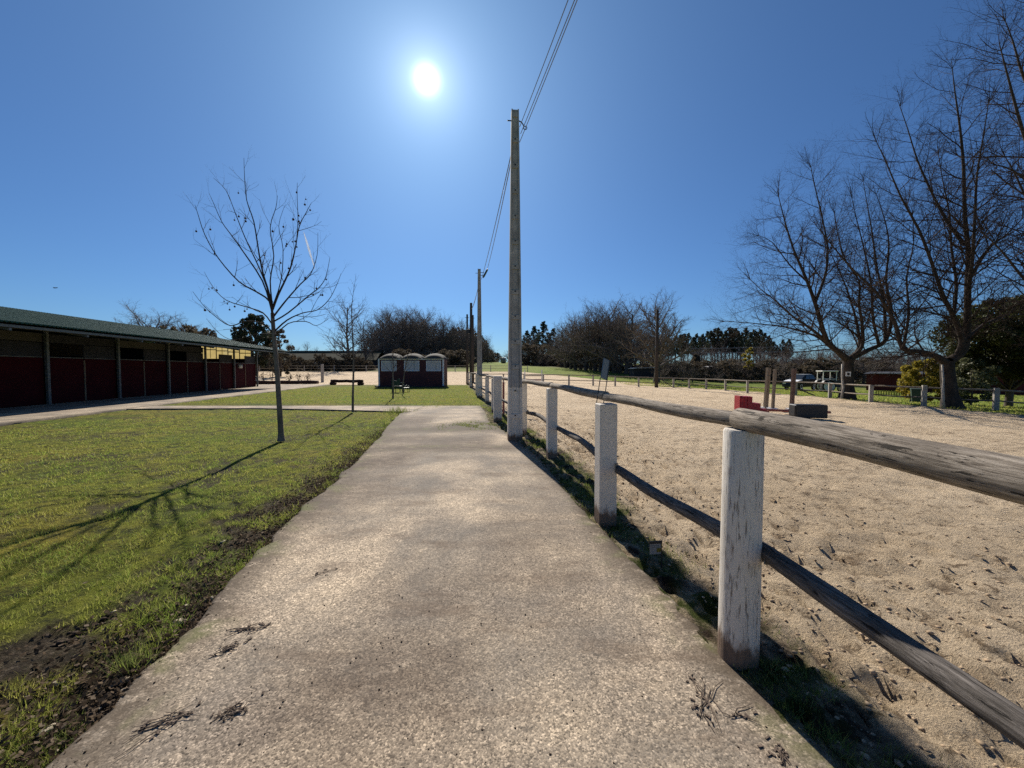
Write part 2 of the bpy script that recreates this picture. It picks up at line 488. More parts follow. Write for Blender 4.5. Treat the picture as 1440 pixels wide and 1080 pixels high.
def leafm(name, a, b, tl=0.35, rough=0.5, sc=3.0, spec=0.35):
    g = G(name)
    col = g.mix(a, b, g.ramp(g.noise(sc, 4, 0.7), (0.35, 0), (0.65, 1)))
    tr = g.n('ShaderNodeBsdfTranslucent'); ms = g.n('ShaderNodeMixShader')
    g.set(tr.inputs['Color'], col); ms.inputs[0].default_value = tl
    g.fin(col, rough, spec)
    g.l(g.b.outputs[0], ms.inputs[1]); g.l(tr.outputs[0], ms.inputs[2]); g.l(ms.outputs[0], g.out.inputs['Surface'])
    return g.m
MT['magnolia'] = leafm('glossy_dark_leaf', (0.022, 0.034, 0.010), (0.075, 0.075, 0.020), 0.3, 0.6, 3.0, 0.2)
MT['yellowbush'] = leafm('yellow_green_leaf', (0.20, 0.175, 0.022), (0.38, 0.29, 0.045), 0.5)
MT['palebush'] = leafm('pale_green_leaf', (0.09, 0.10, 0.045), (0.20, 0.20, 0.11), 0.4)
MT['pine'] = leafm('pine_needles', (0.026, 0.040, 0.019), (0.065, 0.078, 0.036), 0.2, 0.7, 1.0)
MT['pinerust'] = leafm('rusty_pine_needles', (0.045, 0.030, 0.015), (0.07, 0.05, 0.022), 0.2, 0.7, 1.0)
MT['euc'] = leafm('dark_evergreen_leaf', (0.02, 0.032, 0.018), (0.055, 0.065, 0.035), 0.25, 0.6, 1.0)
MT['hedge'] = leafm('brown_hedge_leaf', (0.05, 0.042, 0.027), (0.13, 0.10, 0.066), 0.35, 0.8, 1.2)
MT['deadleaf'] = leafm('dead_leaf', (0.055, 0.035, 0.022), (0.27, 0.21, 0.15), 0.3, 0.9, 18, 0.05)
MT['soil'] = simple('dark_soil', (0.07, 0.052, 0.038), 0.95, 0.5, 20, 0.1)
MT['stone'] = simple('pale_stone', (0.45, 0.42, 0.37), 0.9, 0.3, 30, 0.2)

MT['roof'] = simple('green_roof_sheet', (0.026, 0.075, 0.052), 0.7, 0.18, 1.2, 0.2)
MT['redpanel'] = simple('dark_red_panel', (0.046, 0.003, 0.006), 0.75, 0.25, 1.5, 0.1)
MT['darkboard'] = simple('dark_board', (0.035, 0.034, 0.038), 0.7, 0.3, 3)
MT['steel'] = simple('grey_steel', (0.14, 0.15, 0.145), 0.5, 0.2, 8, 0.5, 0.3)
MT['slab'] = simple('pale_slab', (0.42, 0.37, 0.30), 0.9, 0.25, 1.3, 0.2, 0, 0.4, 0.006, 40)
MT['beam'] = simple('dim_ceiling', (0.07, 0.065, 0.06), 0.8, 0.2)
MT['cream'] = simple('cream_wall', (0.09, 0.082, 0.068), 0.85, 0.15, 2)
MT['black'] = simple('black_plastic', (0.018, 0.019, 0.021), 0.5, 0.3, 10, 0.4)
MT['redplastic'] = simple('red_plastic', (0.30, 0.012, 0.022), 0.45, 0.2, 6, 0.4)
MT['pinkpole'] = simple('faded_red_pole', (0.30, 0.11, 0.09), 0.7, 0.3, 12)
MT['white'] = simple('white_trim', (0.72, 0.72, 0.72), 0.6, 0.1)
MT['maroon'] = simple('maroon_boarding', (0.080, 0.026, 0.026), 0.65, 0.25, 2)
MT['dome'] = simple('dome_roof', (0.022, 0.021, 0.016), 0.85, 0.25, 3, 0.4)
MT['redwall'] = simple('red_brown_wall', (0.085, 0.014, 0.014), 0.8, 0.3, 0.8)
MT['tile'] = simple('pale_sheet_and_glint', (0.5, 0.48, 0.45), 0.5, 0.2, 1)
MT['mossroof'] = simple('mossy_roof', (0.05, 0.050, 0.026), 0.9, 0.5, 0.7)
MT['log'] = simple('dark_timber', (0.055, 0.026, 0.02), 0.85, 0.4, 4)
MT['rubber'] = simple('tyre_rubber', (0.02, 0.02, 0.02), 0.85, 0.2, 20, 0.2)
MT['rim'] = simple('pale_rim', (0.80, 0.77, 0.70), 0.6, 0.15, 8, 0.4)
MT['tractor'] = simple('tractor_paint', (0.06, 0.055, 0.055), 0.5, 0.3, 5, 0.4)
MT['carpaint'] = simple('dark_green_car_paint', (0.014, 0.017, 0.016), 0.35, 0.1, 3, 0.35, 0.0, 0.0)
MT['carglare'] = simple('painted_car_glare', (0.90, 0.90, 0.90), 0.45, 0.08, 3, 0.5, 0.2, 0.0)  # pale colour stands for sun glare on the dark car's bonnet and roof
MT['glass'] = simple('dark_glass', (0.03, 0.035, 0.04), 0.08, 0.05, 3, 0.6, 0.0, 0.0)
MT['greenplastic'] = simple('dark_green_plastic', (0.025, 0.06, 0.04), 0.45, 0.2, 8, 0.4)
MT['binplastic'] = simple('green_bin_plastic', (0.035, 0.06, 0.05), 0.5, 0.2, 8, 0.4)
MT['plate'] = simple('grey_blue_plate', (0.13, 0.17, 0.20), 0.5, 0.12, 10, 0.4)
MT['wire'] = simple('dark_wire', (0.03, 0.03, 0.032), 0.5, 0.1, 10, 0.4)
MT['cable'] = simple('grey_cable', (0.22, 0.22, 0.22), 0.4, 0.1, 10, 0.5)
MT['yellow'] = simple('yellow_picket_paint', (0.42, 0.36, 0.08), 0.7, 0.25, 6)
MT['bale'] = simple('grey_bale_wrap', (0.20, 0.20, 0.19), 0.6, 0.3, 2)
MT['balewhite'] = simple('white_bale_wrap', (0.75, 0.75, 0.74), 0.4, 0.1, 2)
MT['birdf'] = simple('dark_feather', (0.03, 0.03, 0.035), 0.8)
MT['palewood'] = simple('pale_stick_bark', (0.45, 0.41, 0.36), 0.8, 0.25, 10)

def pane(name, col, tl=0.7, tp=0.15):
    g = G(name)
    tr = g.n('ShaderNodeBsdfTranslucent'); df = g.n('ShaderNodeBsdfDiffuse'); tp_ = g.n('ShaderNodeBsdfTransparent')
    c = g.ramp(g.noise(3, 4), (0.3, tuple(v * 0.8 for v in col)), (0.7, col))
    g.l(c, tr.inputs['Color']); g.l(c, df.inputs['Color'])
    m1 = g.n('ShaderNodeMixShader'); m1.inputs[0].default_value = tl
    m2 = g.n('ShaderNodeMixShader'); m2.inputs[0].default_value = tp
    g.l(df.outputs[0], m1.inputs[1]); g.l(tr.outputs[0], m1.inputs[2])
    g.l(m1.outputs[0], m2.inputs[1]); g.l(tp_.outputs[0], m2.inputs[2])
    g.l(m2.outputs[0], g.out.inputs['Surface']); return g.m
MT['yellowpane'] = pane('yellowed_sheet_pane', (0.36, 0.285, 0.115), 0.85, 0.05)
MT['dustypane'] = simple('dusty_pane', (0.56, 0.52, 0.50), 0.35, 0.12, 2, 0.4)
def cloud():
    g = G('ice_trail'); e = g.n('ShaderNodeBsdfTranslucent'); d = g.n('ShaderNodeBsdfDiffuse'); t = g.n('ShaderNodeBsdfTransparent')
    a = g.n('ShaderNodeMixShader'); a.inputs[0].default_value = 0.6
    e.inputs['Color'].default_value = (0.95, 0.95, 0.95, 1); d.inputs['Color'].default_value = (0.95, 0.95, 0.95, 1)
    g.l(e.outputs[0], a.inputs[1]); g.l(d.outputs[0], a.inputs[2]); m = g.n('ShaderNodeMixShader')
    g.l(g.ramp(g.noise(0.02, 3), (0.35, 0.35), (0.7, 0.9)), m.inputs[0]); g.l(t.outputs[0], m.inputs[1]); g.l(a.outputs[0], m.inputs[2])
    g.l(m.outputs[0], g.out.inputs['Surface']); return g.m
MT['trail'] = cloud()
# ------------------------------------------------------------------ ground sheets
def geo(a, b, g, first):
    v = [a]; st = first
    while v[-1] < b:
        v.append(v[-1] + st); st *= g
    v[-1] = b
    return np.array(v)

PLp = [(-1.55, -3), (-1.62, 0.4)] + [(p.x, p.y) for p in (gp(84, 1058), gp(175, 964), gp(272, 871), gp(342, 805), gp(424, 712),
       gp(468, 678), gp(495, 652), gp(531, 616), gp(551, 592), gp(564, 580))]
PL = interp_line(PLp)
FLp = [(1.2, -3), (1.2, 1.96), (0.95, 3.81), (0.68, 6.6), (0.30, 9.0), (-0.36, 11.3), (-0.69, 13.75), (-1.12, 17.3), (-1.75, 21), (-2.6, 27.4), (-3.45, 32), (-4.7, 41), (-5.6, 48)]
FL = interp_line(FLp)
PR = interp_line([(1.34, -3), (1.27, 1.4), (1.13, 1.95), (1.02, 2.6), (0.83, 3.7), (0.45, 6.6), (0.12, 8.2), (-0.62, 11), (-0.92, 13.5), (-1.3, 16), (-1.4, 17)])
def apron_x(y): return (-12.45 - 0.1463 * y) / 0.9892

# everything below the sheets, out to the horizon
rr = np.concatenate([[0.0], geo(1.5, 1500, 1.0, 0.0) if False else 1.5 * 1.032 ** np.arange(189)])
th = np.linspace(0, 2 * np.pi, 361)
RR, TH = np.meshgrid(rr, th, indexing='ij')
X = RR * np.sin(TH); Y = RR * np.cos(TH)
drop = 0.16 * sm((21.4 - X) / 0.8) * sm((76 - Y) / 2)
Z = H(X, Y) - drop - 0.02 + 0.05 * (fbm(X, Y, 4, 0.6) - 0.5) * sm((RR - 15) / 20)
lit = np.zeros_like(X)
for px, d, rad in ((590, 130, 18), (520, 95, 18), (800, 112, 12), (870, 100, 12), (1010, 125, 45), (1150, 95, 45), (1300, 95, 50), (1450, 80, 40), (420, 100, 40), (250, 90, 40)):
    c = at(px, 520, d)
    lit = np.maximum(lit, sm(1.5 - np.hypot(X - c.x, Y - c.y) / rad))
for px, d, rad in ((1190, 25.7, 2.2), (1338, 20.3, 2.2), (1570, 16, 2.5)):
    c = at(px, 560, d); lit = np.maximum(lit, 0.8 * sm(1.5 - np.hypot(X - c.x, Y - c.y) / rad))
tag(sheet('ground', X, Y, Z, MT['ground'], {'litter': np.clip(lit * (0.5 + fbm(X, Y, 4, 0.3)), 0, 1)}), kind='structure')

# concrete path
ys = geo(-2.5, 16.0, 1.02, 0.03)
fr = np.linspace(0, 1, 90)
Yg, Fg = np.meshgrid(ys, fr, indexing='ij')
lft = PL(Yg) + 0.17 * (fbm(Yg, Yg * 0 + 3, 5, 2.2) - 0.5) + 0.08 * (fbm(Yg, Yg * 0 + 9, 4, 9) - 0.5)
rgt = PR(Yg) + 0.06 * (fbm(Yg, Yg * 0 + 30, 4, 3) - 0.5)
Xg = lft * (1 - Fg) + rgt * Fg
Zg = 0.012 * (fbm(Xg, Yg, 4, 0.8) - 0.5) + 0.004 * (fbm(Xg, Yg, 3, 9) - 0.5)
dl = (Xg - lft); dr = (rgt - Xg)
Zg -= 0.012 * sm(1 - dl / 0.05) + 0.012 * sm(1 - dr / 0.06)
soil = np.maximum(0.85 * sm(1 - dl / (0.12 + 1.05 * fbm(Xg, Yg, 4, 1.6) * (0.5 + 0.5 * sm((Yg - 4) / 5)))), 0.95 * sm(1 - dr / (0.10 + 0.35 * fbm(Xg, Yg + 40, 4, 1.1))))
pt = np.exp(-(((Xg + 1.1) / 0.9) ** 2 + ((Yg - 10.3) / 0.8) ** 2)); soil = np.maximum(soil, 1.0 * sm(pt * 1.5))
pt = np.exp(-(((Xg + 2.0) / 1.3) ** 2 + ((Yg - 9.6) / 0.35) ** 2)); soil = np.maximum(soil, 0.7 * sm(pt * 1.3))
pt = np.exp(-(((Xg + 1.6) / 1.5) ** 2 + ((Yg - 7.4) / 0.4) ** 2)); soil = np.maximum(soil, 0.5 * sm(pt * 1.3))
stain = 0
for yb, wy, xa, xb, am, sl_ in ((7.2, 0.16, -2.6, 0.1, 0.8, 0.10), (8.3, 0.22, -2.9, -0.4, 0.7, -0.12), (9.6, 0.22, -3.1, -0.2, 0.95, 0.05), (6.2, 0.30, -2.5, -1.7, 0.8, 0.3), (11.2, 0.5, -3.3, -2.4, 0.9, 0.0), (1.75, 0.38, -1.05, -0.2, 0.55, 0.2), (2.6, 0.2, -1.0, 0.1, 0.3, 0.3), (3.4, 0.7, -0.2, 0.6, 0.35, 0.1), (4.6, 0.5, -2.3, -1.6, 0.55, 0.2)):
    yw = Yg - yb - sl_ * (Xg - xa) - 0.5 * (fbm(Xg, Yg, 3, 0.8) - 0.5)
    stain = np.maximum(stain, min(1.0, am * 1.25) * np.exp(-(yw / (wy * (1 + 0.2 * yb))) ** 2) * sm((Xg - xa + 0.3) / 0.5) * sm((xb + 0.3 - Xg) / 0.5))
def skirt(Xa, Ya, Za, sa, dz=0.13):
    return (np.concatenate([Xa[:, :1], Xa, Xa[:, -1:]], 1), np.concatenate([Ya[:, :1], Ya, Ya[:, -1:]], 1),
            np.concatenate([Za[:, :1] - dz, Za, Za[:, -1:] - dz], 1), np.concatenate([sa[:, :1], sa, sa[:, -1:]], 1))
stain = np.pad(stain, ((0, 1), (1, 1)), mode='edge')
Xs, Ys, Zs, Ss = skirt(Xg, Yg, Zg, soil)
Xs, Ys, Zs, Ss = [np.concatenate([q, q[-1:]], 0) for q in (Xs, Ys, Zs, Ss)]; Zs[-1] -= 0.13
tag(sheet('path', Xs, Ys, Zs, MT['path'], {'soil': Ss, 'stain': stain}), kind='structure')

# crossing path, from the stable walkway to the main path
nr = [gp(150, 575.5), gp(230, 574.8), gp(360, 574.2), gp(450, 576), gp(564, 579)]
fa = [gp(150, 567), gp(230, 567), gp(360, 567.3), gp(450, 567.6), gp(564, 568.2), gp(600, 568.8)]
nrf = lambda x: np.interp(x, [p.x for p in nr], [p.y for p in nr]); faf = lambda x: np.interp(x, [p.x for p in fa], [p.y for p in fa])
xs = np.linspace(-16.3, -3.62, 120)
Tg, Xc = np.meshgrid(np.linspace(0, 1, 24), xs, indexing='ij')
n0 = nrf(Xc) + 0.10 * (fbm(Xc, Xc * 0 + 1, 4, 1.5) - 0.5); f0 = np.minimum(faf(Xc), 15.97) + 0.10 * (fbm(Xc, Xc * 0 + 7, 4, 1.5) - 0.5)
Yc = n0 * (1 - Tg) + f0 * Tg
Zc = 0.006 + 0.012 * (fbm(Xc, Yc, 4, 0.8) - 0.5)
so = 0.7 * np.maximum(sm(1 - Tg / 0.08), sm(1 - (1 - Tg) / 0.08))
Xs, Ys, Zs, Ss = skirt(Xc.T, Yc.T, Zc.T, so.T)
tag(sheet('cross_path', Xs, Ys, Zs, MT['path'], {'soil': Ss}), kind='structure')

# lawn
def mudf(x, y):
    e = PL(y) - x
    n = fbm(x, y, 5, 1.6)
    near = 1 - sm((y - 3.0) / 7.5)
    wid = (0.10 + 0.62 * near) * (0.05 + 1.5 * n)
    wid = wid + 0.24 * (1 - sm((y - 1.5) / 0.9)) * (0.4 + n)
    m = 1 - sm((e - wid) / (0.10 + 0.12 * near))
    m = m * sm((14.2 - y) / 1.0) * (0.45 + 0.5 * near) * (0.35 + 0.65 * sm((fbm(x + 9, y, 4, 4.5) - 0.40) / 0.12))
    u = x * 0.9892 + y * 0.1463; s = -x * 0.1463 + y * 0.9892
    pat = fbm(x * 0.45 + 3, y * 1.5, 5, 1.15)
    rut = sm((pat - 0.60) / 0.08)
    p2 = fbm(x + 20, y + 41, 5, 1.1)
    sp = sm((p2 - 0.64) / 0.05) * 0.8 * (1 - sm((e - 2.6) / 2.0))
    fine = 0.15 + 0.85 * sm((fbm(x, y, 4, 7) - 0.43) / 0.10)
    return np.clip(np.maximum(np.maximum(m, rut * 0.6 * fine), sp * fine), 0, 1) * sm((22 - y) / 6)
ys = geo(-1.0, 38.5, 1.017, 0.028)
wc = geo(0, 1.0, 1.022, 0.0012)
Yl, Wl = np.meshgrid(ys, wc, indexing='ij')
rb = np.where(Yl < 15.2, PL(np.minimum(Yl, 15.2)) + 0.12, np.where(Yl < 15.7, FL(Yl) - 0.25, FL(Yl) - 0.03))
Xl = rb + (apron_x(Yl) + 0.15 - rb) * Wl
ml = mudf(Xl, Yl)
el = PL(Yl) - Xl
rough = ml * (1 - sm((np.hypot(Xl, Yl) - 5) / 6))
Zl = -0.035 + 0.05 * (fbm(Xl, Yl, 4, 0.7) - 0.5) + (0.024 + 0.08 * rough) * (fbm(Xl, Yl, 4, 8) - 0.5) - 0.02 * ml
Zl = Zl - 0.02 * sm(1 - el / 0.25) * (Yl < 15)
Zl = np.where(Yl > 16, Zl + 0.02, Zl)
lawn = tag(sheet('lawn', Xl, Yl, Zl, MT['lawn'], {'mud': ml}), kind='structure')

# the arena's sand
ys = geo(-2.0, 46.0, 1.0120, 0.018)
wc = geo(0, 1.0, 1.018, 0.0007)
Ysd, Wsd = np.meshgrid(ys, wc, indexing='ij')
sl = np.minimum(PR(np.minimum(Ysd, 15.5)) - 0.05 + np.where(Ysd > 15.5, 99, 0), FL(Ysd) - 0.06)
FRp = [(21.9, -3), (21.9, 20), (21.6, 27), (20.9, 34), (19.4, 39.5), (17.0, 42), (14, 44.5), (14, 47)]
FR = interp_line(FRp)
Xsd = sl + (FR(Ysd) - sl) * Wsd
def sandz(x, y):
    r = np.hypot(x, y)
    k1 = 1 - 0.5 * sm((r - 7) / 16)
    z = H(x, y) - 0.022 + 0.055 * (fbm(x, y, 3, 0.9) - 0.5)
    dent = fbm(x, y * 1.15, 3, 4.6)
    z = z - 0.040 * sm((dent - 0.55) / 0.14) * k1 + 0.085 * (fbm(x, y, 4, 9) - 0.5) * k1 * (0.35 + 1.2 * fbm(x, y, 3, 0.8)) * (0.6 + 0.7 * np.exp(-(x - FL(y)) / 2.5))
    ef = x - FL(y)
    z = z + 0.03 * (1 - sm((ef - 0.1) / 0.5)) * (fbm(x, y, 3, 3) - 0.2)
    er = FR(y) - x
    z = z + 0.16 * np.exp(-((er - 0.5) / 0.55) ** 2) * (fbm(x, y, 3, 0.9)) * sm((y - 6) / 4)
    return z
Zsd = sandz(Xsd, Ysd)
def hoof(x, y, cell, seed, dens):
    cx, cy = np.floor(x / cell), np.floor(y / cell); out = np.zeros_like(x); dep = np.zeros_like(x)
    for i in (-1, 0, 1):
        for j in (-1, 0, 1):
            a = (cx + i).astype(int) + seed; b = (cy + j).astype(int) + 3 * seed
            r1 = _perm[a % 512, b % 512]; r2 = _perm[(a + 91) % 512, (b + 37) % 512]; r3 = _perm[(a + 17) % 512, (b + 203) % 512]
            px, py = (cx + i + r1) * cell, (cy + j + r2) * cell; R0 = cell * (0.20 + 0.16 * r3)
            an = r1 * 6.28; dx, dy = x - px, y - py; u = dx * np.cos(an) + dy * np.sin(an); v = -dx * np.sin(an) + dy * np.cos(an)
            d = np.sqrt(u * u + (v * 1.5) ** 2) / R0; on = (r3 < dens)
            out += on * (-0.6 * np.exp(-d ** 4) + 0.42 * np.exp(-((d - 1.25) / 0.32) ** 2) * (0.7 + 0.3 * np.tanh(3 * u / R0))) * (0.5 + r2); dep = np.maximum(dep, on * np.exp(-d ** 4) * (0.4 + 0.6 * r2))
    return out, dep
rS = np.hypot(Xsd, Ysd); kS = 1 - 0.55 * sm((rS - 8) / 14)
h1, d1 = hoof(Xsd, Ysd, 0.34, 5, 0.62); h2, d2 = hoof(Xsd + 7.7, Ysd + 3.1, 0.17, 77, 0.55)
nearf = 0.25 + 0.95 * np.exp(-((Xsd - FL(Ysd) - 0.9) / 1.2) ** 2) + 0.35 * fbm(Xsd, Ysd, 3, 0.5)
Zsd += (0.062 * h1 + 0.046 * h2) * kS * nearf
h3, d3 = hoof(Xsd + 2.2, Ysd + 9.4, 0.095, 33, 0.5)
Zsd += 0.022 * h3 * (1 - sm((rS - 4) / 5)) * (0.4 + nearf)
dent = np.clip(np.maximum((0.45 + 0.5 * np.exp(-((Xsd - FL(Ysd) - 0.9) / 1.2) ** 2)) * d1, np.maximum(0.95 * d2, 0.8 * d3)) * (0.25 + 1.3 * sm((fbm(Xsd, Ysd, 4, 0.9) - 0.3) / 0.4)) * (0.55 + 0.6 * nearf), 0, 1)
eR = FR(Ysd) - Xsd; eL = Xsd - FL(Ysd)
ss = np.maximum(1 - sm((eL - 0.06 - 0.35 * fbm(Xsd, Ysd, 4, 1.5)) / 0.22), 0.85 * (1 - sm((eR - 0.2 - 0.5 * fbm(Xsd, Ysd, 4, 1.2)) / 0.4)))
Zsd[:, -1] -= 0.2; Zsd[:, 0] -= 0.10
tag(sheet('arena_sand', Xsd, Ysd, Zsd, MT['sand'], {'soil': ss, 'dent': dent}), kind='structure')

# the second sand yard behind
ys = geo(38.3, 75.0, 1.012, 0.25)
Yy, Wy = np.meshgrid(ys, np.linspace(0, 1, 140), indexing='ij')
yr = np.where(Yy < 46, FL(Yy) - 0.05, np.interp(Yy, [46, 46.01, 50, 66, 75], [14.2, 22, 19, 7, 1.5]))
yl = np.interp(Yy, [38, 75], [-28, -52])
Xy = yl + (yr - yl) * Wy
Zy = H(Xy, Yy) + 0.03 * (fbm(Xy, Yy, 4, 1.5) - 0.5) - 0.01
Zy[0] -= 0.2; Zy[:, 0] -= 0.2; Zy[:, -1] -= 0.1; Zy[-1] -= 0.1
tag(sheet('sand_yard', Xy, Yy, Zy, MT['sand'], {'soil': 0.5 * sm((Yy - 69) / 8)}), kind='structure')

# walkway slab in front of the stable
sv = np.linspace(2, 41.5, 180)
Sg, Ug = np.meshgrid(sv, np.array([-27, -27, -24, -20, -17, -15, -14, -13.4, -13, -12.7, -12.45, -12.4, -12.4]), indexing='ij')
Ug = Ug + np.where(Ug > -12.6, 0.14 * (fbm(Sg, Sg * 0 + 5, 4, 1.0) - 0.5), 0)
Xa = 0.9892 * Ug - 0.1463 * Sg; Ya = 0.1463 * Ug + 0.9892 * Sg
Za = np.full_like(Xa, 0.022) + 0.01 * (fbm(Xa, Ya, 3, 0.7) - 0.5); Za[:, 0] -= 0.2; Za[:, -1] -= 0.13
tag(sheet('stable_apron', Xa, Ya, Za, MT['path'], {'soil': 0.5 * sm((Ug + 12.75) / 0.3)}), kind='structure')

# ------------------------------------------------------------------ grass and litter
def polar(n, r0, r1, a0, a1, p=1.0):
    r = r0 * (r1 / r0) ** (np.random.rand(n) ** p); a = R(a0) + np.random.rand(n) * R(a1 - a0)
    return r * np.sin(a), r * np.cos(a), r
def lawn_z(x, y):
    return -0.035 + 0.05 * (fbm(x, y, 4, 0.7) - 0.5) - 0.01
def rb_(y): return np.where(y < 15.0, PL(np.minimum(y, 15)) , FL(y) - 0.1)
x, y, r = polar(430000, 1.25, 17, -66, -3)
k = (x < rb_(y) - 0.03) & (x > apron_x(y) + 0.1)
cp = (x > -16.2) & (y > nrf(x) - 0.02) & (y < faf(x) + 0.02) & (x < PL(np.minimum(y, 15)) + 0.1)
k &= ~cp; x, y, r = x[k], y[k], r[k]
m = mudf(x, y); k = np.random.rand(len(x)) > m * 1.05 + 0.02; x, y, r, m = x[k], y[k], r[k], m[k]
clump = fbm(x, y, 4, 5)
k = np.random.rand(len(x)) < 0.25 + 1.5 * sm((clump - 0.35) / 0.3); x, y, r, m, clump = x[k], y[k], r[k], m[k], clump[k]
e = PL(y) - x
h = (0.019 + 0.031 * np.random.rand(len(x))) * (0.6 + 0.9 * clump) * (1 + 0.6 * (1 - sm(e / 0.8)) * (np.random.rand(len(x)) > 0.6))
w = np.maximum(0.0036, 0.0012 * r) * (0.7 + 0.6 * np.random.rand(len(x)))
V, Fc = blades(np.stack([x, y, lawn_z(x, y) - 0.006], 1), h, w, 1.3)
tag(npmesh('grass', V, Fc, MT['grass'], None, {'rnd': np.repeat(np.random.rand(len(x)), 3)}), 'short mown grass blades of the lawn left of the path', 'grass', kind='stuff')
x, y, r = polar(130000, 14.5, 37, -55, 2)
k = (x < FL(y) - 0.15) & (x > apron_x(y) + 0.1) & (y > faf(x) + 0.05) & (y > 16.05) & (y < 38)
x, y, r = x[k], y[k], r[k]
V, Fc = blades(np.stack([x, y, lawn_z(x, y) + 0.012], 1), 0.03 + 0.04 * np.random.rand(len(x)), 0.0012 * r, 1.0)
tag(npmesh('grass', V, Fc, MT['grass'], None, {'rnd': np.repeat(np.random.rand(len(x)), 3)}), 'short green grass of the lawn in front of the booth', 'grass', kind='stuff')
# weeds and moss along the foot of the fence
P = []
ny = np.random.rand(26000) ** 1.6 * 15 + 0.5
nx = FL(ny) + 0.02 + np.random.randn(26000) * 0.15 + 0.08
k = (fbm(nx, ny, 4, 1.9) > 0.50) & (nx > PR(np.minimum(ny, 15.5)) - 0.03)
nx, ny = nx[k], ny[k]
V, Fc = blades(np.stack([nx, ny, sandz(nx, ny) - 0.005], 1), 0.02 + 0.045 * np.random.rand(len(nx)), np.maximum(0.004, 0.0012 * ny), 1.2)
tag(npmesh('weeds', V, Fc, MT['tuft'], None, {'rnd': np.repeat(np.random.rand(len(nx)), 3)}), 'low weeds and moss along the foot of the arena fence', 'weeds', kind='stuff')
n = 1500; nx = -1.0 + np.random.randn(n) * 0.42; ny = 10.3 + np.random.randn(n) * 0.38; k = (fbm(nx, ny, 4, 3.0) > 0.47) & (nx < PR(ny)); nx, ny = nx[k], ny[k]
V, Fc = blades(np.stack([nx, ny, np.zeros(len(nx))], 1), 0.02 + 0.03 * np.random.rand(len(nx)), np.full(len(nx), 0.012), 1.2)
tag(npmesh('weeds', V, Fc, MT['tuft'], None, {'rnd': np.repeat(np.random.rand(len(nx)), 3)}), 'low weeds growing on the concrete left of the big gate post', 'weeds', kind='stuff')
# rougher weeds where the lawn meets the path
ny = np.random.rand(15000) ** 1.3 * 11 + 1.4
nx = PL(ny) - np.abs(np.random.randn(15000)) * 0.16 + 0.02
k = fbm(nx, ny, 4, 2.3) > 0.54; nx, ny = nx[k], ny[k]
V, Fc = blades(np.stack([nx, ny, lawn_z(nx, ny) - 0.01], 1), 0.02 + 0.035 * np.random.rand(len(nx)), np.maximum(0.004, 0.0012 * ny), 1.5)
tag(npmesh('weeds', V, Fc, MT['tuft'], None, {'rnd': np.repeat(np.random.rand(len(nx)), 3)}), 'ragged weeds along the left edge of the path', 'weeds', kind='stuff')
# grass beyond the right-hand fence
x, y, r = polar(60000, 14, 60, 5, 62)
k = (x > FR(np.minimum(y, 47)) + 0.2) ; x, y, r = x[k], y[k], r[k]
V, Fc = blades(np.stack([x, y, H(x, y) - 0.02], 1), 0.05 + 0.07 * np.random.rand(len(x)), 0.0016 * r, 0.8)
tag(npmesh('grass', V, Fc, MT['grass'], None, {'rnd': np.repeat(np.random.rand(len(x)), 3)}), 'green grass beyond the arena under the bare trees', 'grass', kind='stuff')

# dead leaves on the mud and the path edge
ny = np.random.rand(1500) ** 1.3 * 12 + 1.35
nx = PL(ny) + np.where(np.random.rand(1500) < 2, -np.abs(np.random.randn(1500)) * 0.34, np.abs(np.random.randn(1500)) * 0.22)
V, Fc = leaf_quads(np.stack([nx, ny, np.where(nx < PL(ny), -0.03, 0.012) + 0.012 * np.random.rand(1500)], 1), 0.026, 0.9, 0.6)
tag(npmesh('leaf_litter', V, Fc, MT['deadleaf']), 'dead leaves scattered along the muddy edge of the path', 'leaf litter', kind='stuff')
n = 11000; ny = np.random.rand(n) ** 1.7 * 8.5 + 1.2; nx = PL(ny) + 0.07 - np.abs(np.random.randn(n)) * (0.28 + 0.35 * np.exp(-((ny - 1.2) / 1.0) ** 2))
k = np.random.rand(n) < 0.15 + mudf(nx, ny); nx, ny = nx[k], ny[k]
V, Fc = leaf_quads(np.stack([nx, ny, -0.045 + 0.04 * np.random.rand(len(nx))], 1), 0.030, 0.45, 0.5)
tag(npmesh('leaf_litter', V, Fc, leafm('rotting_leaf', (0.022, 0.015, 0.010), (0.16, 0.115, 0.075), 0.25, 0.95, 25, 0.03)), 'rotting brown leaves matted in the mud beside the path', 'leaf litter', kind='stuff')
# crumbs of soil on the mud and in the sand by the fence
def clods(n, xf, yf, zf, s0, s1, name, mat, label, cat, flat=0.6, elong=1.0):
    base = np.array([(0, 0, 1), (1, 0, 0.1), (0.3, 0.95, 0), (-0.8, 0.6, 0.1), (-0.8, -0.55, 0), (0.3, -0.95, 0.1), (0, 0, -0.8)])
    fc = np.array([(0, 1, 2), (0, 2, 3), (0, 3, 4), (0, 4, 5), (0, 5, 1), (6, 2, 1), (6, 3, 2), (6, 4, 3), (6, 5, 4), (6, 1, 5)])
    sz = s0 + (s1 - s0) * np.random.rand(n) ** 3
    V = base[None] * (0.7 + 0.6 * np.random.rand(n, 7, 1)) * sz[:, None, None]
    V[:, :, 2] *= flat; V[:, :, 0] *= elong
    a = np.random.rand(n) * 6.28; c, s = np.cos(a)[:, None], np.sin(a)[:, None]
    V = np.stack([V[:, :, 0] * c - V[:, :, 1] * s, V[:, :, 0] * s + V[:, :, 1] * c, V[:, :, 2]], 2)
    V = V + np.stack([xf, yf, zf + sz * 0.2], 1)[:, None, :]
    Fc = (fc[None] + (np.arange(n) * 7)[:, None, None]).reshape(-1, 3)
    return tag(npmesh(name, V.reshape(-1, 3), Fc, mat), label, cat, kind='stuff')
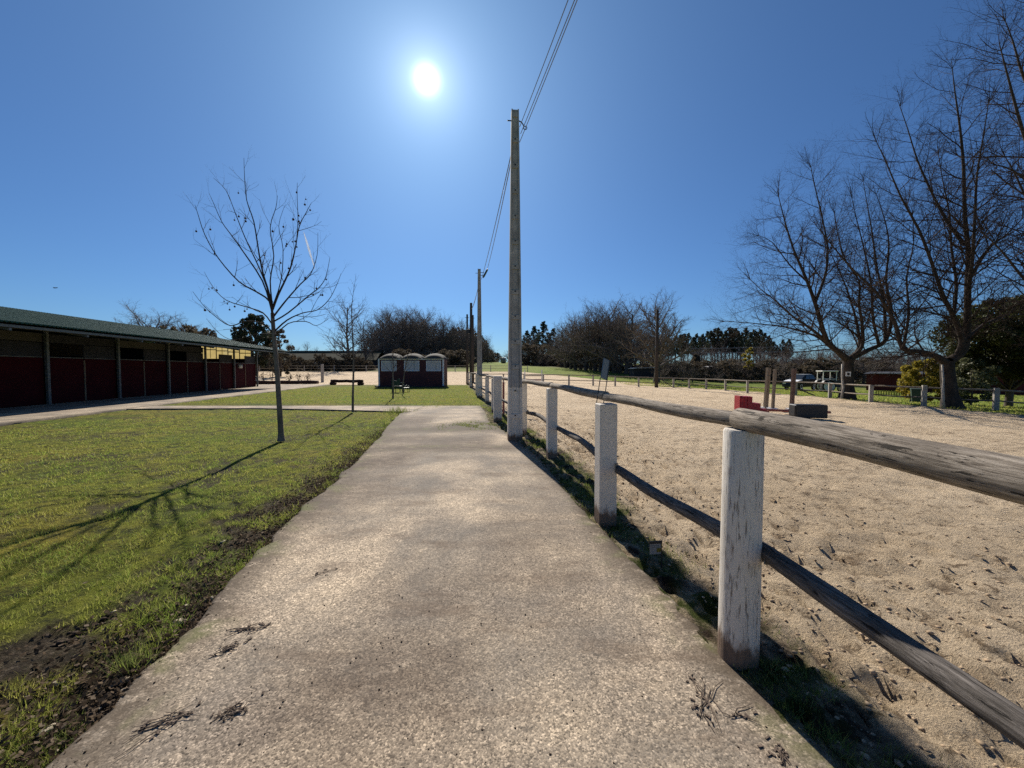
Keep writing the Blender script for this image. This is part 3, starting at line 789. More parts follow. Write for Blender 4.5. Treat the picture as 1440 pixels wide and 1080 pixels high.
n = 7000; ny = np.random.rand(n) ** 1.7 * 9 + 1.3; nx = PL(ny) - np.abs(np.random.randn(n)) * 0.30 + 0.05
k = np.random.rand(n) < mudf(nx, ny) + 0.1; nx, ny = nx[k], ny[k]
clods(len(nx), nx, ny, lawn_z(nx, ny) - 0.02, 0.004, 0.030, 'soil_clods', MT['soil'], 'dark clods of mud along the left edge of the path', 'mud')
n = 9000; ny = np.random.rand(n) ** 1.4 * 5 + 1.0; nx = PL(ny) - np.random.rand(n) ** 1.3 * 2.0
k = mudf(nx, ny) > 0.3; nx, ny = nx[k], ny[k]
clods(len(nx), nx, ny, lawn_z(nx, ny) - 0.022, 0.004, 0.026, 'soil_clods', MT['soil'], 'dark clods of bare soil in the worn patches of the lawn', 'mud')
n = 11000; ny = np.random.rand(n) ** 1.5 * 11 + 0.7; nx = FL(ny) + 0.10 + np.abs(np.random.randn(n)) * 1.6
clods(n, nx, ny, sandz(nx, ny) - 0.004, 0.003, 0.019, 'sand_clods', simple('damp_sand_clod', (0.36, 0.265, 0.175), 0.95, 0.5, 20, 0.1), 'damp crumbs of sand and soil churned up inside the fence', 'clods')
n = 2500; ny = np.random.rand(n) ** 1.6 * 12 + 1.2; t = np.random.rand(n); nx = PL(ny) * (1 - t ** 1.5) + PR(ny) * t ** 1.5
clods(n, nx, ny, np.zeros(n), 0.0015, 0.006, 'grit', MT['soil'], 'dark grit lying on the concrete path', 'grit')
n = 90; ny = np.random.rand(n) ** 2.0 * 8 + 1.35; nx = PL(ny) + 0.02 - np.abs(np.random.randn(n)) * 0.25
clods(n, nx, ny, lawn_z(nx, ny) - 0.004, 0.008, 0.040, 'bark_chips', simple('pale_bark_chip', (0.34, 0.29, 0.22), 0.9, 0.4, 40, 0.1), 'pale bark chips and stones in the mud along the path', 'bark chips', 0.22, 1.6)
# tall tufts of grass
def tuft(px, py, n, hh, spread, label, lean=0.9):
    p = gp(px, py); p.z = -0.05
    t = thing('grass_tuft', label, 'grass tuft', p)
    q = np.random.randn(n, 2) * spread
    V, Fc = blades(np.stack([q[:, 0], q[:, 1], np.zeros(n)], 1), hh * (0.4 + 0.6 * np.random.rand(n)), np.full(n, max(0.004, 0.0012 * p.y)), lean)
    npmesh('blades', V, Fc, MT['tuft'], t, {'rnd': np.repeat(np.random.rand(n), 3)})['kind'] = 'stuff'
tuft(188, 928, 130, 0.16, 0.035, 'tall green grass tuft in the mud at the near left path edge')
tuft(560, 579, 200, 0.30, 0.22, 'dark ragged grass tuft at the corner of the crossing path')
# ------------------------------------------------------------------ arena fence along the path
fl0 = Vector((FL(1.96) , 1.96, 0))
fence = thing('arena_fence', 'near post and rail fence with peeling white posts and grey rails along the path', 'fence', (0, 0, 0))
def round_post(p, r, h, mat, parent, seed, name='post', label=None):
    rs = random.Random(seed); b = MB()
    prof = [(0, -0.25), (r * 1.02, -0.25), (r * 1.0, 0.0), (r * 1.0, 0.3), (r * 0.985, h * 0.6), (r * 0.97, h - 0.012), (r * 0.9, h), (0, h)]
    b.lathe(prof, 28)
    lean = Matrix.Rotation(rs.uniform(-0.008, 0.008), 4, 'X') @ Matrix.Rotation(rs.uniform(-0.008, 0.008), 4, 'Y')
    vs = []
    for i, v in enumerate(b.v):
        a = math.atan2(v[1], v[0]); k = 1 + 0.02 * math.sin(3 * a + seed) + 0.012 * math.sin(7 * a + 2 * seed)
        vs.append(lean @ Vector((v[0] * k, v[1] * k, v[2])))
    b.v = [tuple(v) for v in vs]
    o = b.build(name, mat, parent, smooth=True); o.location = p
    m = o.modifiers.new('edge', 'EDGE_SPLIT'); m.split_angle = R(50)
    return tag(o, label)
def square_post(p, w, h, mat, parent, rz=0.0, name='post', d=None, bev=0.012):
    b = MB(); b.box((0, 0, h / 2 - 0.12), (w, d or w, h + 0.24)); o = b.build(name, mat, parent, bevel=bev)
    o.location = p; o.rotation_euler = (0, 0, rz); return o
def rail(p0, p1, r0, r1, mat, parent, seed, sag=0.0, n=14, wob=0.012, k=12, name='rail'):
    """round pole with its own length axis on local Y, so that the grain runs along it"""
    rs = random.Random(seed); p0 = Vector(p0); p1 = Vector(p1); d = p1 - p0; L = d.length
    ph = [rs.uniform(0, 6.3) for _ in range(4)]
    pts, rad = [], []
    for i in range(k + 1):
        t = i / k; e = math.sin(math.pi * t)
        pts.append((wob * math.sin(4 * t + ph[0]) * e, t * L, wob * math.sin(5 * t + ph[1]) * e + sag * e))
        rad.append((r0 + (r1 - r0) * t) * (1 + 0.035 * math.sin(9 * t + ph[2]) + 0.02 * math.sin(23 * t + ph[3])))
    rad = [rad[0] * 0.9] + rad + [rad[-1] * 0.9]; pts = [(pts[0][0], pts[0][1] - 0.008, pts[0][2])] + pts + [(pts[-1][0], pts[-1][1] + 0.008, pts[-1][2])]
    o = MB().tube(pts, rad, n).build(name, mat, parent, smooth=True)
    m = o.modifiers.new('edge', 'EDGE_SPLIT'); m.split_angle = R(55)
    o.location = p0; o.rotation_euler = d.to_track_quat('Y', 'Z').to_euler(); return o

posts = [(1.215, -0.35), (1.185, 1.96), (0.935, 3.81), (0.685, 6.6), (0.255, 9.0), (-0.64, 13.6), (-1.12, 17.3), (-2.05, 22.5), (-2.52, 27.4), (-3.42, 32.0), (-4.55, 40.0)]
for i, (x, y) in enumerate(posts):
    z = Hf(x, y) - 0.01
    if i in (0, 1): o = round_post((x, y, z), 0.095, 1.205, MT['white_wood'], fence, i)
    elif i == 2: o = square_post((x, y, z), 0.175, 1.175, MT['white_conc'], fence, 0.10)
    elif i == 3: o = square_post((x, y, z), 0.165, 1.19, MT['white_conc'], fence, 0.12)
    else: o = square_post((x, y, z), 0.17, 1.2, MT['white_conc'], fence, 0.15)
big = square_post((-0.42, 11.2, -0.02), 0.235, 1.34, MT['white_conc'], fence, 0.12); tag(big, 'thickest and tallest white gate post')
RB = 0.062
for i in range(len(posts) - 1):
    (x0, y0), (x1, y1) = posts[i], posts[i + 1]
    dz = 0.01 * (i % 2)
    a = Vector((x0, y0, 1.205 + (0.05 if i == 0 else 0.043) - 0.008)); c = Vector((x1, y1, 1.195 + (0.058 if i == 0 else 0.043) - 0.008)); dv = (c - a).normalized()
    rail(a - dv * (0.16 if i == 0 else -0.01) , c + dv * (0.03 if i == 0 else 0.002), (0.045, 0.042, 0.048)[i] if i < 3 else 0.05, (0.059, 0.039, 0.044)[i] if i < 3 else 0.046, MT['rail'], fence, 10 + i, wob=0.008)
    zb = [0.60, 0.545, 0.50, 0.50, 0.52, 0.5, 0.5, 0.5, 0.5, 0.5, 0.5][i]
    ze = [0.575, 0.52, 0.50, 0.50, 0.52, 0.5, 0.5, 0.5, 0.5, 0.5, 0.5][i]
    sg = 0.05 if i == 2 else (0.02 if i == 3 else 0)
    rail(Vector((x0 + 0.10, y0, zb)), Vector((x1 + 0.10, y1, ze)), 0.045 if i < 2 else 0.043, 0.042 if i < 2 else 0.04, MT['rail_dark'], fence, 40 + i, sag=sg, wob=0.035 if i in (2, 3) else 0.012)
# metal strap that holds the low rail to the nearest post
b = MB(); b.box((0, 0, 0), (0.07, 0.006, 0.06)); b.cyl((0.012, -0.003, 0.008), (0.012, -0.008, 0.008), 0.007, n=8)
o = b.build('bracket', MT['steel'], fence); o.location = at(1083, 786, 1.88); o.rotation_euler = (0, 0.3, 0.35)
b = MB(); b.box((0, 0, 0), (0.05, 0.006, 0.06)); o = b.build('bracket', MT['steel'], fence); o.location = (1.02, 3.72, 0.56); o.rotation_euler = (0, 0, 0.9)
# dark red upright standing behind the gate post
b = MB(); b.box((0, 0, 0.5), (0.07, 0.07, 1.2)); o = b.build('post', MT['pinkpole'], fence, bevel=0.006); o.location = (-0.28, 12.6, 0); tag(o, 'thin faded red post')

# ------------------------------------------------------------------ fence round the far and right side of the arena
far = thing('arena_fence', 'far post and rail fence with short posts round the back and right of the arena', 'fence', (0, 0, 0))
fpx = [(1500, 583), (1400, 577), (1299, 571), (1224.5, 566), (1167, 559.5), (1119, 555.5), (1080, 554), (1051, 552.5), (1020, 549.5), (993, 547.5), (969, 546), (947, 545), (924, 544.3), (898, 543.6), (865, 542.6), (834, 542), (800, 541.2), (764, 540), (737, 538.6), (708, 538), (686, 537.6), (662, 538.2)]
fpp = [gp(*q) for q in fpx]
for i, p in enumerate(fpp):
    h = 1.02 if i < 10 else 0.98
    if i == 1 or i == 2: h = 1.12
    square_post((p.x, p.y, p.z), 0.19 if i < 5 else 0.17, h, MT['grey_post'], far, math.atan2(p.x, p.y) * -0.6, bev=0.012)
for i in range(len(fpp) - 1):
    a, c = fpp[i], fpp[i + 1]; k = Vector((0, 0, 1)); dv = (c - a).normalized() * 0.02
    rail(a + k * 1.0 + dv, c + k * (1.0) - dv, 0.05, 0.042, MT['rail'], far, 100 + i, n=8, k=6)
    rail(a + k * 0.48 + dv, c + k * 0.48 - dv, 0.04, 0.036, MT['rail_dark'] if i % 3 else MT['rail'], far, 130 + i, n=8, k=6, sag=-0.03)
p = fpp[12]
o = rail(p + Vector((0.15, 0, 1.0)), p + Vector((1.5, -0.3, 0.02)), 0.04, 0.035, MT['rail_dark'], far, 5, n=8, k=4, name='brace'); 
p = fpp[5]
rail(p + Vector((0.1, -0.2, 0.45)), p + Vector((0.75, -0.9, 0.02)), 0.05, 0.04, MT['rail_dark'], far, 6, n=8, k=4, name='brace')

# ------------------------------------------------------------------ poles and their wires
def concrete_pole(p, top, w0, w1, label, white, rz=0.08):
    t = thing('utility_pole', label, 'utility pole', p, rz)
    # rectangular shaft with a recessed face between two flanges and cross webs
    d0, d1 = w0 * 0.82, w1 * 0.9
    def shaft(z0, z1, name, mat):
        b = MB(); q0, q1 = z0 / top, z1 / top
        def sec(z):
            q = max(z, 0) / top; return (w0 + (w1 - w0) * q) / 2, (d0 + (d1 - d0) * q) / 2
        (ax, ay), (bx, by) = sec(z0), sec(z1)
        fl_, rec = 0.30, 0.025
        def ring(x, y, z):
            i = x * (1 - fl_ * 1.15); return [(-x, -y, z), (-i, -y, z), (-i, -y + rec, z), (i, -y + rec, z), (i, -y, z), (x, -y, z), (x, y, z), (i, y, z), (i, y - rec, z), (-i, y - rec, z), (-i, y, z), (-x, y, z)]
        k = 12; n_ = 3
        vs = []
        for m in range(n_ + 1):
            u = m / n_; vs += ring(ax + (bx - ax) * u, ay + (by - ay) * u, z0 + (z1 - z0) * u)
        fs = [tuple(range(k - 1, -1, -1)), tuple(range(n_ * k, n_ * k + k))]
        for m in range(n_):
            for j in range(k):
                a = m * k + j; c = m * k + (j + 1) % k; fs.append((a, c, c + k, a + k))
        b.add(vs, fs)
        z = (math.floor(z0 / 0.52) + 1) * 0.52
        while z < z1 - 0.1:
            x, y = sec(z); i = x * (1 - fl_ * 1.15)
            b.box((0, -y + rec * 0.5 + 0.002, z), (2 * i - 0.004, rec, 0.09)); b.box((0, y - rec * 0.5 - 0.002, z), (2 * i - 0.004, rec, 0.09)); z += 0.52
        return b.build(name, mat, t)
    shaft(-0.3, white, 'painted_base', MT['white_conc']); shaft(white + 0.002, top, 'shaft', MT['pole'])
    z = 0.4
    while z < top - 0.3:
        q = z / top; y = (d0 + (d1 - d0) * q) / 2
        MB().cyl((0.0, -y + 0.026, z + 0.14), (0.0, -y - 0.004, z + 0.14), 0.017, n=8).build('bolt_hole', MT['wire'], t); z += 0.52
    return t
p1 = gp(724, 618.5); p1.z = 0
top1 = 6.87
pole1 = concrete_pole(p1, top1, 0.315, 0.155, 'nearest tall concrete pole with a white base beside the fence', 1.13)
b = MB(); b.cyl((-0.16, 0, top1 - 0.2), (0.10, 0, top1 - 0.2), 0.012, n=8); b.tube([(0.09, 0, top1 - 0.2), (0.14, 0, top1 - 0.22), (0.19, 0, top1 - 0.30)], 0.012, 8)
vs = [(0.215 + 0.035 * math.cos(a), 0, top1 - 0.33 + 0.035 * math.sin(a)) for a in [i * math.pi / 6 for i in range(13)]]
b.tube(vs, 0.009, 6); b.build('eye_hook', MT['wire'], pole1)
p2 = gp(674.5, 559); p2.z = -0.02
pole2 = concrete_pole(p2, 6.9, 0.32, 0.16, 'second concrete pole with a green clamp near its top', 1.3)
b = MB(); b.cyl((0.05, 0, 6.72), (0.25, -0.05, 6.70), 0.015, n=6); b.cyl((0.05, 0, 6.57), (0.24, -0.04, 6.56), 0.015, n=6); b.cyl((-0.2, 0, 6.68), (0.0, 0, 6.68), 0.012, n=6)
b.build('arm', MT['wire'], pole2)
b = MB(); b.tube([(0.20, -0.06, 6.42), (0.24, -0.07, 6.50), (0.42, -0.12, 6.83), (0.45, -0.13, 6.88)], [0.025, 0.05, 0.05, 0.025], 10)
b.build('clamp', MT['greenplastic'], pole2, smooth=True)
def wood_pole(px, py_top, d, r, label, extra=None, zb=0.0, grp=None):
    q = at(px, py_top, d); z0 = Hf(q.x, d) - 0.02
    t = thing('utility_pole', label, 'utility pole', (q.x, d, z0), group=grp)
    h = q.z - z0
    MB().tube([(0, 0, -0.3), (0, 0, h * 0.5), (0.01, 0, h - 0.02), (0.01, 0, h)], [r, r * 0.85, r * 0.7, r * 0.6], 12).build('shaft', MT['pole_dark'], t, smooth=True)
    if extra: extra(t, h)
    return t
def box_(t, h):
    b = MB(); b.box((-0.22, -0.05, h - 2.4), (0.22, 0.16, 0.34)); b.build('switch_box', MT['wire'], t, bevel=0.01)
def cap_(t, h):
    b = MB(); b.cyl((-0.2, 0, h - 0.35), (0.2, 0, h - 0.35), 0.025, n=6); b.build('crossbar', MT['wire'], t)
pole3 = wood_pole(662.3, 426, 33, 0.15, 'tall dark wooden pole third in the line with a box on its side', box_)
wood_pole(664.8, 443, 44, 0.15, 'dark pole just to the right of the boxed wooden pole', cap_)
pole4 = wood_pole(656.8, 442, 40.5, 0.13, 'slim dark pole leftmost in the line of poles', cap_)
wood_pole(924.5, 436, 41.0, 0.19, 'dark wooden pole at the far fence in front of the big bare tree', cap_)
wood_pole(984, 490, 95, 0.22, 'short dark pole above the scrub left of the pale shed', None)
def wires(name, pts_list, r, label, cat='cable', sag=0.25):
    t = thing(name, label, cat, pts_list[0][0])
    for a, c in pts_list:
        a = Vector(a); c = Vector(c)
        pts = [a.lerp(c, i / 14) - Vector((0, 0, sag * 4 * (i / 14) * (1 - i / 14))) for i in range(15)]
        MB().tube(pts, r, 6).build('wire', MT['cable'], t, off=pts_list[0][0])
    return t
A1 = p1 + Vector((0.10, 0.0, 6.25)); P0 = Vector((2.95, -4.5, 6.62))
wires('overhead_cable', [(A1 + Vector((0, 0.02, 0.0)), P0), (A1 + Vector((0.02, 0, 0.16)), P0 + Vector((0.05, 0, 0.08))), (A1 + Vector((-0.0, 0, 0.30)), P0 + Vector((-0.05, 0, 0.15)))], 0.0065, 'bundle of grey wires running overhead to the nearest pole', sag=0.12)
B1 = p1 + Vector((-0.02, 0.12, 6.2)); B2 = p2 + Vector((0.12, -0.02, 6.35))
wires('overhead_cable', [(B1, p2 + Vector((0.44, -0.12, 6.86))), (B1 + Vector((0, 0, 0.12)), B2)], 0.011, 'sagging wires between the two concrete poles', sag=0.12)
q3 = at(662.5, 435, 33)
wires('overhead_cable', [(B2 + Vector((-0.1, 0.1, 0)), q3), (B2 + Vector((-0.1, 0.1, 0.1)), q3 + Vector((0.1, 0, 0.1)))], 0.013, 'wires from the second concrete pole to the wooden poles', sag=0.25)
wires('overhead_cable', [(at(972, 490.5, 100), at(1300, 480, 75)), (at(972, 496.5, 100), at(1300, 489, 75))], 0.05, 'two pale wires across the wood behind the yellow sapling', sag=0.2)

# plate on two wire legs, hooked on the top rail
pp = at(838, 566, 3.95)
t = thing('marker_plate', 'small grey blue plate on two leaning wire legs at the top rail', 'marker', pp)
M_ = Matrix.Rotation(R(11), 4, 'Y') @ Matrix.Rotation(R(-12), 4, 'X')
b = MB(); b.box(M_ @ Vector((0.045, 0, 0.365)), (0.105, 0.012, 0.215), M=M_ @ Matrix.Rotation(R(38), 4, 'Z')); b.build('plate', MT['plate'], t, bevel=0.004)
for dx in (-0.0, 0.085):
    MB().tube([M_ @ Vector((dx, dx * 0.6 - 0.03, -0.02)), M_ @ Vector((dx, dx * 0.6 - 0.03, 0.26 if dx == 0 else 0.475))], 0.0045, 6).build('leg', MT['wire'], t)
MB().tube([M_ @ Vector((0, -0.03, 0.085)), M_ @ Vector((0.085, 0.021, 0.04))], 0.005, 6).build('crosswire', MT['steel'], t)

# little sign on a stake at the foot of the fence
sp_ = gp(931, 790); sp_.z = -0.05
t = thing('stake_sign', 'small black edged sign with a pale face on a stake in the fence shadow', 'sign', sp_, 0.12, scale=(0.85, 0.85, 0.85))
b = MB(); b.cyl((0, 0, -0.1), (-0.012, 0, 0.26), 0.006, n=8); b.build('stake', MT['black'], t)
b = MB(); b.box((-0.065, 0, 0.185), (0.11, 0.005, 0.10)); b.build('face', MT['cable'], t)
b = MB(); b.box((-0.065, -0.0012, 0.245), (0.125, 0.012, 0.026)); b.build('top_bar', MT['black'], t, bevel=0.002)
b = MB(); b.box((-0.075, -0.0035, 0.215), (0.07, 0.002, 0.006)); b.box((-0.07, -0.0035, 0.20), (0.08, 0.002, 0.004)); b.build('printed_lines', MT['steel'], t)
b = MB(); b.box((-0.035, -0.0035, 0.172), (0.04, 0.002, 0.035)); b.build('green_mark', MT['yellowbush'], t)

# ------------------------------------------------------------------ stable
U0, S0, S1 = -17.35, 3.0, 36.8
st = thing('stable', 'long low stable with dark red stall fronts under a green sheet roof', 'stable', us(U0, S0), math.atan2(0.1463, 0.9892))
# local frame: x across (towards the path), y along
Ls = S1 - S0
EZ, RX, RZ = 3.08, -4.6, 4.58        # eave height, ridge offset from wall, ridge height
EX = 2.95
def slope(x): return EZ + (RZ - EZ) * (EX - x) / (EX - RX)
b = MB()
nr_ = 230; rows = []
for side in (0, 1):
    vs = []; fs = []
    for j in range(nr_ * 4 + 1):
        y = -0.0 + (Ls + 0.3) * j / (nr_ * 4); wv = 0.022 * (1 if (j % 4) in (1, 2) else -1)
        if side == 0: vs += [(EX, y, EZ + wv), (RX, y, RZ + wv)]
        else: vs += [(RX, y, RZ + wv + 0.004), (RX - (EX - RX) * 0.62, y, RZ - (RZ - EZ) * 0.62 + wv)]
    for j in range(nr_ * 4): fs.append((2 * j, 2 * j + 2, 2 * j + 3, 2 * j + 1))
    b.add(vs, fs)
o = b.build('roof', MT['roof'], st)
sl_ = o.modifiers.new('thick', 'SOLIDIFY'); sl_.thickness = 0.012
b = MB(); b.prism([(EX - 0.25, EZ - 0.12), (RX, RZ - 0.1), (RX, RZ - 0.16), (EX - 0.25, EZ - 0.19)], 0.1, Ls - 0.05); b.build('ceiling', MT['beam'], st)
for k in range(13):
    b = MB(); y = 1.2 + k * (Ls - 1.3) / 12; b.prism([(EX - 0.1, EZ - 0.20), (0.05, slope(0.05) - 0.17), (0.05, slope(0.05) - 0.36), (EX - 0.1, EZ - 0.28)], y - 0.04, y + 0.04); b.build('rafter', MT['steel'], st)
b = MB(); b.box((EX - 0.12, Ls / 2, EZ - 0.13), (0.05, Ls, 0.09)); b.build('eave_beam', MT['steel'], st)
nb = 9; bays = [Ls - 0.02 - k * 3.52 for k in range(nb + 1)]
for k, y in enumerate(bays):
    b = MB(); b.box((0.12, max(y, 0.1), slope(0.12) / 2 - 0.1), (0.11, 0.11, slope(0.12) - 0.2)); b.build('column', MT['steel'], st, bevel=0.008)
for k in range(nb):
    y1, y0 = bays[k] - 0.06, max(bays[k + 1] + 0.06, 0.15); ym = (y0 + y1) / 2
    for q, (a, c) in enumerate(((y0, ym - 0.03), (ym + 0.03, y1))):
        b = MB(); b.box((0, (a + c) / 2, 1.03), (0.06, c - a, 1.98)); o = b.build('stall_front', MT['redpanel'], st, bevel=0.006)
        b = MB(); b.box((0.0, (a + c) / 2, 2.04), (0.075, c - a, 0.035)); b.build('top_rail', MT['steel'], o)
    b = MB(); b.box((0.035, ym, 1.0), (0.05, 0.05, 1.9)); b.build('door_stile', MT['plank_z'], st, bevel=0.004)
    # upper boards: one half of each bay closed
    b = MB(); b.box((0.0, (y0 + ym) / 2 + (ym - y0), 2.36), (0.045, (ym - y0) - 0.04, 0.58)); b.build('upper_board', MT['darkboard'], st)
    if k > 1: 
        b = MB(); b.box((0.0, (y0 + y1) / 2, 2.86), (0.04, y1 - y0, 0.36)); b.build('header_board', MT['cream'] if k % 2 else MT['darkboard'], st)
    b = MB(); b.box((-3.2, bays[k + 1] + 0.02, 1.1), (6.0, 0.05, 2.2)) if bays[k + 1] > 0.3 else b.box((-3.2, 0.3, 1.1), (6.0, 0.05, 2.2)); b.build('stall_divider', MT['darkboard'], st)
    if k == 1:
        b = MB(); b.box((-3.6, bays[2] - 0.05, 2.75), (7.0, 0.05, 1.1)); b.build('partition', MT['darkboard'], st)
b = MB(); b.box((-8.6, Ls / 2, 1.86), (0.1, Ls, 3.72)); b.build('rear_wall', MT['darkboard'], st)
# gable at the far end: boarded below, yellowed sheet panes above
b = MB(); b.box((-4.25, Ls - 0.08, 1.22), (8.4, 0.08, 2.44)); b.build('gable_wall', MT['redpanel'], st)
b = MB()
x = -0.30
fr_ = MB()
while x > -8.0:
    zt = min(slope(x) - 0.32, RZ - (RZ - EZ) * ((RX - x) / (EX - RX)) - 0.36 if x < RX else 9)
    x1 = x - 0.92; 
    zt1 = min(slope(x1) - 0.32, RZ - (RZ - EZ) * ((RX - x1) / (EX - RX)) - 0.36 if x1 < RX else 9); zz = min(zt, zt1)
    b.add([(x, Ls - 0.08, 2.46), (x1, Ls - 0.08, 2.46), (x1, Ls - 0.08, zz), (x, Ls - 0.08, zz)], [(0, 1, 2, 3)])
    fr_.box((x, Ls - 0.08, (2.46 + zz) / 2), (0.06, 0.05, zz - 2.46)); fr_.box(((x + x1) / 2, Ls - 0.08, 2.46 + (zz - 2.46) * 0.52), (0.86, 0.05, 0.05))
    fr_.box((x - 0.46, Ls - 0.08, (2.46 + zz) / 2), (0.025, 0.04, zz - 2.46 - 0.1))
    x = x1
b.build('window_panes', MT['yellowpane'], st); fr_.build('window_bars', MT['wire'], st)
# bucket hung on the last stall front
t = thing('feed_bucket', 'pale feed bucket hanging on the last stall front of the stable', 'bucket', us(U0 + 0.24, S1 - 2.9, 1.62))
b = MB(); b.lathe([(0, 0), (0.12, 0), (0.16, 0.30), (0.145, 0.30), (0.11, 0.02), (0, 0.02)], 18); b.build('pail', MT['rim'], t, smooth=True)
b = MB(); b.tube([(-0.155, 0, 0.28), (-0.11, 0, 0.4), (0, 0, 0.45), (0.11, 0, 0.4), (0.155, 0, 0.28)], 0.006, 6); b.build('handle', MT['wire'], t)

# ------------------------------------------------------------------ judges' booth on the lawn
bl_, br_ = at(533, 543, 33.5), at(624, 543, 33.5); wB = (br_ - bl_).length; cB = (bl_ + br_) / 2
th = thing('booth', 'maroon booth with three windows and three domed roofs on the lawn', 'booth', (cB.x, 33.5, -0.03), 0.0)
hB = 2.47; dB = 1.9
def pxz(py): return at(580, py, 33.5).z + 0.03
def pxx(px): return at(px, 520, 33.5).x - cB.x
wins = [(536.5, 558), (568.5, 590), (599.5, 620.5)]
z0, z1 = pxz(522), pxz(507.3)
b = MB(); xs_ = [-wB / 2 + 0.08] + [pxx(v) for w in wins for v in w] + [wB / 2 - 0.08]
b.box((0, 0, z0 / 2), (wB - 0.16, 0.08, z0)); b.box((0, 0, (z1 + hB) / 2), (wB - 0.16, 0.08, hB - z1))
for i in range(0, 8, 2): b.box(((xs_[i] + xs_[i + 1]) / 2, 0, (z0 + z1) / 2), (xs_[i + 1] - xs_[i], 0.08, z1 - z0))
b.build('front_wall', MT['maroon'], th)
b = MB(); b.box((-wB / 2 + 0.04, dB / 2 + 0.05, hB / 2), (0.06, dB, hB)); b.build('side_wall', MT['maroon'], th)
b = MB(); b.box((wB / 2 - 0.04, dB / 2 + 0.05, hB / 2), (0.06, dB, hB)); b.build('side_wall', MT['maroon'], th)
b = MB(); b.box((0, dB + 0.06, 0.45), (wB - 0.16, 0.06, 0.9)); b.build('rear_wall', MT['maroon'], th)
for a, c in wins:
    a, c = pxx(a), pxx(c); f = MB(); m_ = (a + c) / 2
    for zz in (z0 + 0.04, z1 - 0.04): f.box((m_, -0.03, zz), (c - a, 0.08, 0.08))
    for xx in (a + 0.04, c - 0.04): f.box((xx, -0.03, (z0 + z1) / 2), (0.08, 0.08, z1 - z0 - 0.16))
    fo = f.build('window', MT['white'], th, bevel=0.006)
    g_ = MB(); g_.box((m_, 0.0, (z0 + z1) / 2), (c - a - 0.15, 0.012, z1 - z0 - 0.15)); g_.build('pane', MT['dustypane'], fo)
    s_ = MB(); s_.box((m_ + 0.15 * (c - a), -0.012, (z0 + z1) / 2), (0.03, 0.01, z1 - z0 - 0.16)); s_.build('mullion', MT['steel'], fo)
for sx in (-1, 1):
    b = MB(); b.box((sx * (wB / 2 - 0.03), -0.03, hB / 2), (0.13, 0.13, hB)); b.build('corner_trim', MT['white'], th, bevel=0.008)
b = MB(); b.box((0, -0.06, hB - 0.03), (wB, 0.08, 0.09)); b.build('fascia', MT['white'], th, bevel=0.008)
b = MB(); b.box((0, -0.15, 0.06), (wB + 0.4, 0.7, 0.16)); b.build('plinth', MT['darkboard'], th, bevel=0.01)
for cx in (548, 578.5, 610):
    x = pxx(cx); rw = wB / 6 - 0.06; b = MB(); vs = []; fs = []; na, nd = 18, 12
    for j in range(nd + 1):
        q = -0.25 + (dB + 0.5) * j / nd; e = math.sin(math.pi * min(max(j / nd, 0.0), 1.0)) ** 0.6
        for i in range(na + 1):
            a = math.pi * i / na; vs.append((x - rw * math.cos(a), q, hB + 0.015 + 0.50 * e * math.sin(a) ** 0.9))
    for j in range(nd):
        for i in range(na):
            a = j * (na + 1) + i; fs.append((a, a + 1, a + na + 2, a + na + 1))
    b.add(vs, fs); o = b.build('dome', MT['dome'], th, smooth=True)
    b = MB(); b.box((x, -0.22, hB + 0.05), (2 * rw + 0.06, 0.05, 0.07)); b.build('rim', MT['steel'], o)

# ------------------------------------------------------------------ jump things in the arena
def jump_block(px, py, mat, kind, label, w, d, h, rz):
    p = gp(px, py); t = thing('jump_block', label, 'jump block', p, rz)
    return p, t
p = gp(1052, 583.5)
t = thing('jump_block', 'red stepped plastic jump block beside the near rail', 'jump block', p, R(-8), scale=(0.9, 0.9, 0.9))
prof = [(-0.42, 0), (0.62, 0), (0.62, 0.14), (0.56, 0.14), (0.56, 0.26), (0.42, 0.26), (0.42, 0.28), (0.34, 0.28), (0.34, 0.48), (0.12, 0.48), (0.12, 0.50), (0.04, 0.50), (0.04, 0.74), (-0.30, 0.74), (-0.33, 0.76), (-0.42, 0.76)]
b = MB(); b.prism(prof, -0.25, 0.25); b.build('body', MT['redplastic'], t, bevel=0.015)
b = MB()
for x in (-0.36, -0.24, -0.12): b.box((x, -0.262, 0.37), (0.045, 0.03, 0.70))
b.build('ribs', MT['redplastic'], t, bevel=0.008)
p = gp(1136, 587)
t = thing('jump_block', 'black plastic jump block on the sand right of the red one', 'jump block', p, R(-10))
b = MB(); b.prism([(-0.50, 0), (0.50, 0), (0.50, 0.44), (0.46, 0.46), (-0.46, 0.46), (-0.50, 0.44)], -0.22, 0.22); b.build('body', MT['black'], t, bevel=0.02)
b = MB(); b.box((-0.50, 0, 0.25), (0.03, 0.38, 0.36)); b.box((-0.36, -0.225, 0.24), (0.2, 0.02, 0.34)); b.build('recess', MT['black'], t, bevel=0.012)
a, c = gp(1066, 581), gp(1167, 583.5)
t = thing('ground_pole', 'faded red pole lying on the sand between the two jump blocks', 'pole', a)
rail((0, 0, 0.13), (c - a) + Vector((0, 0, 0.10)), 0.05, 0.05, MT['pinkpole'], t, 3, n=10, k=4, wob=0.0, name='pole_body')
b = MB(); b.box((0.25, 0, 0.05), (0.14, 0.3, 0.1)); b.build('pole_rest', MT['pinkpole'], t)
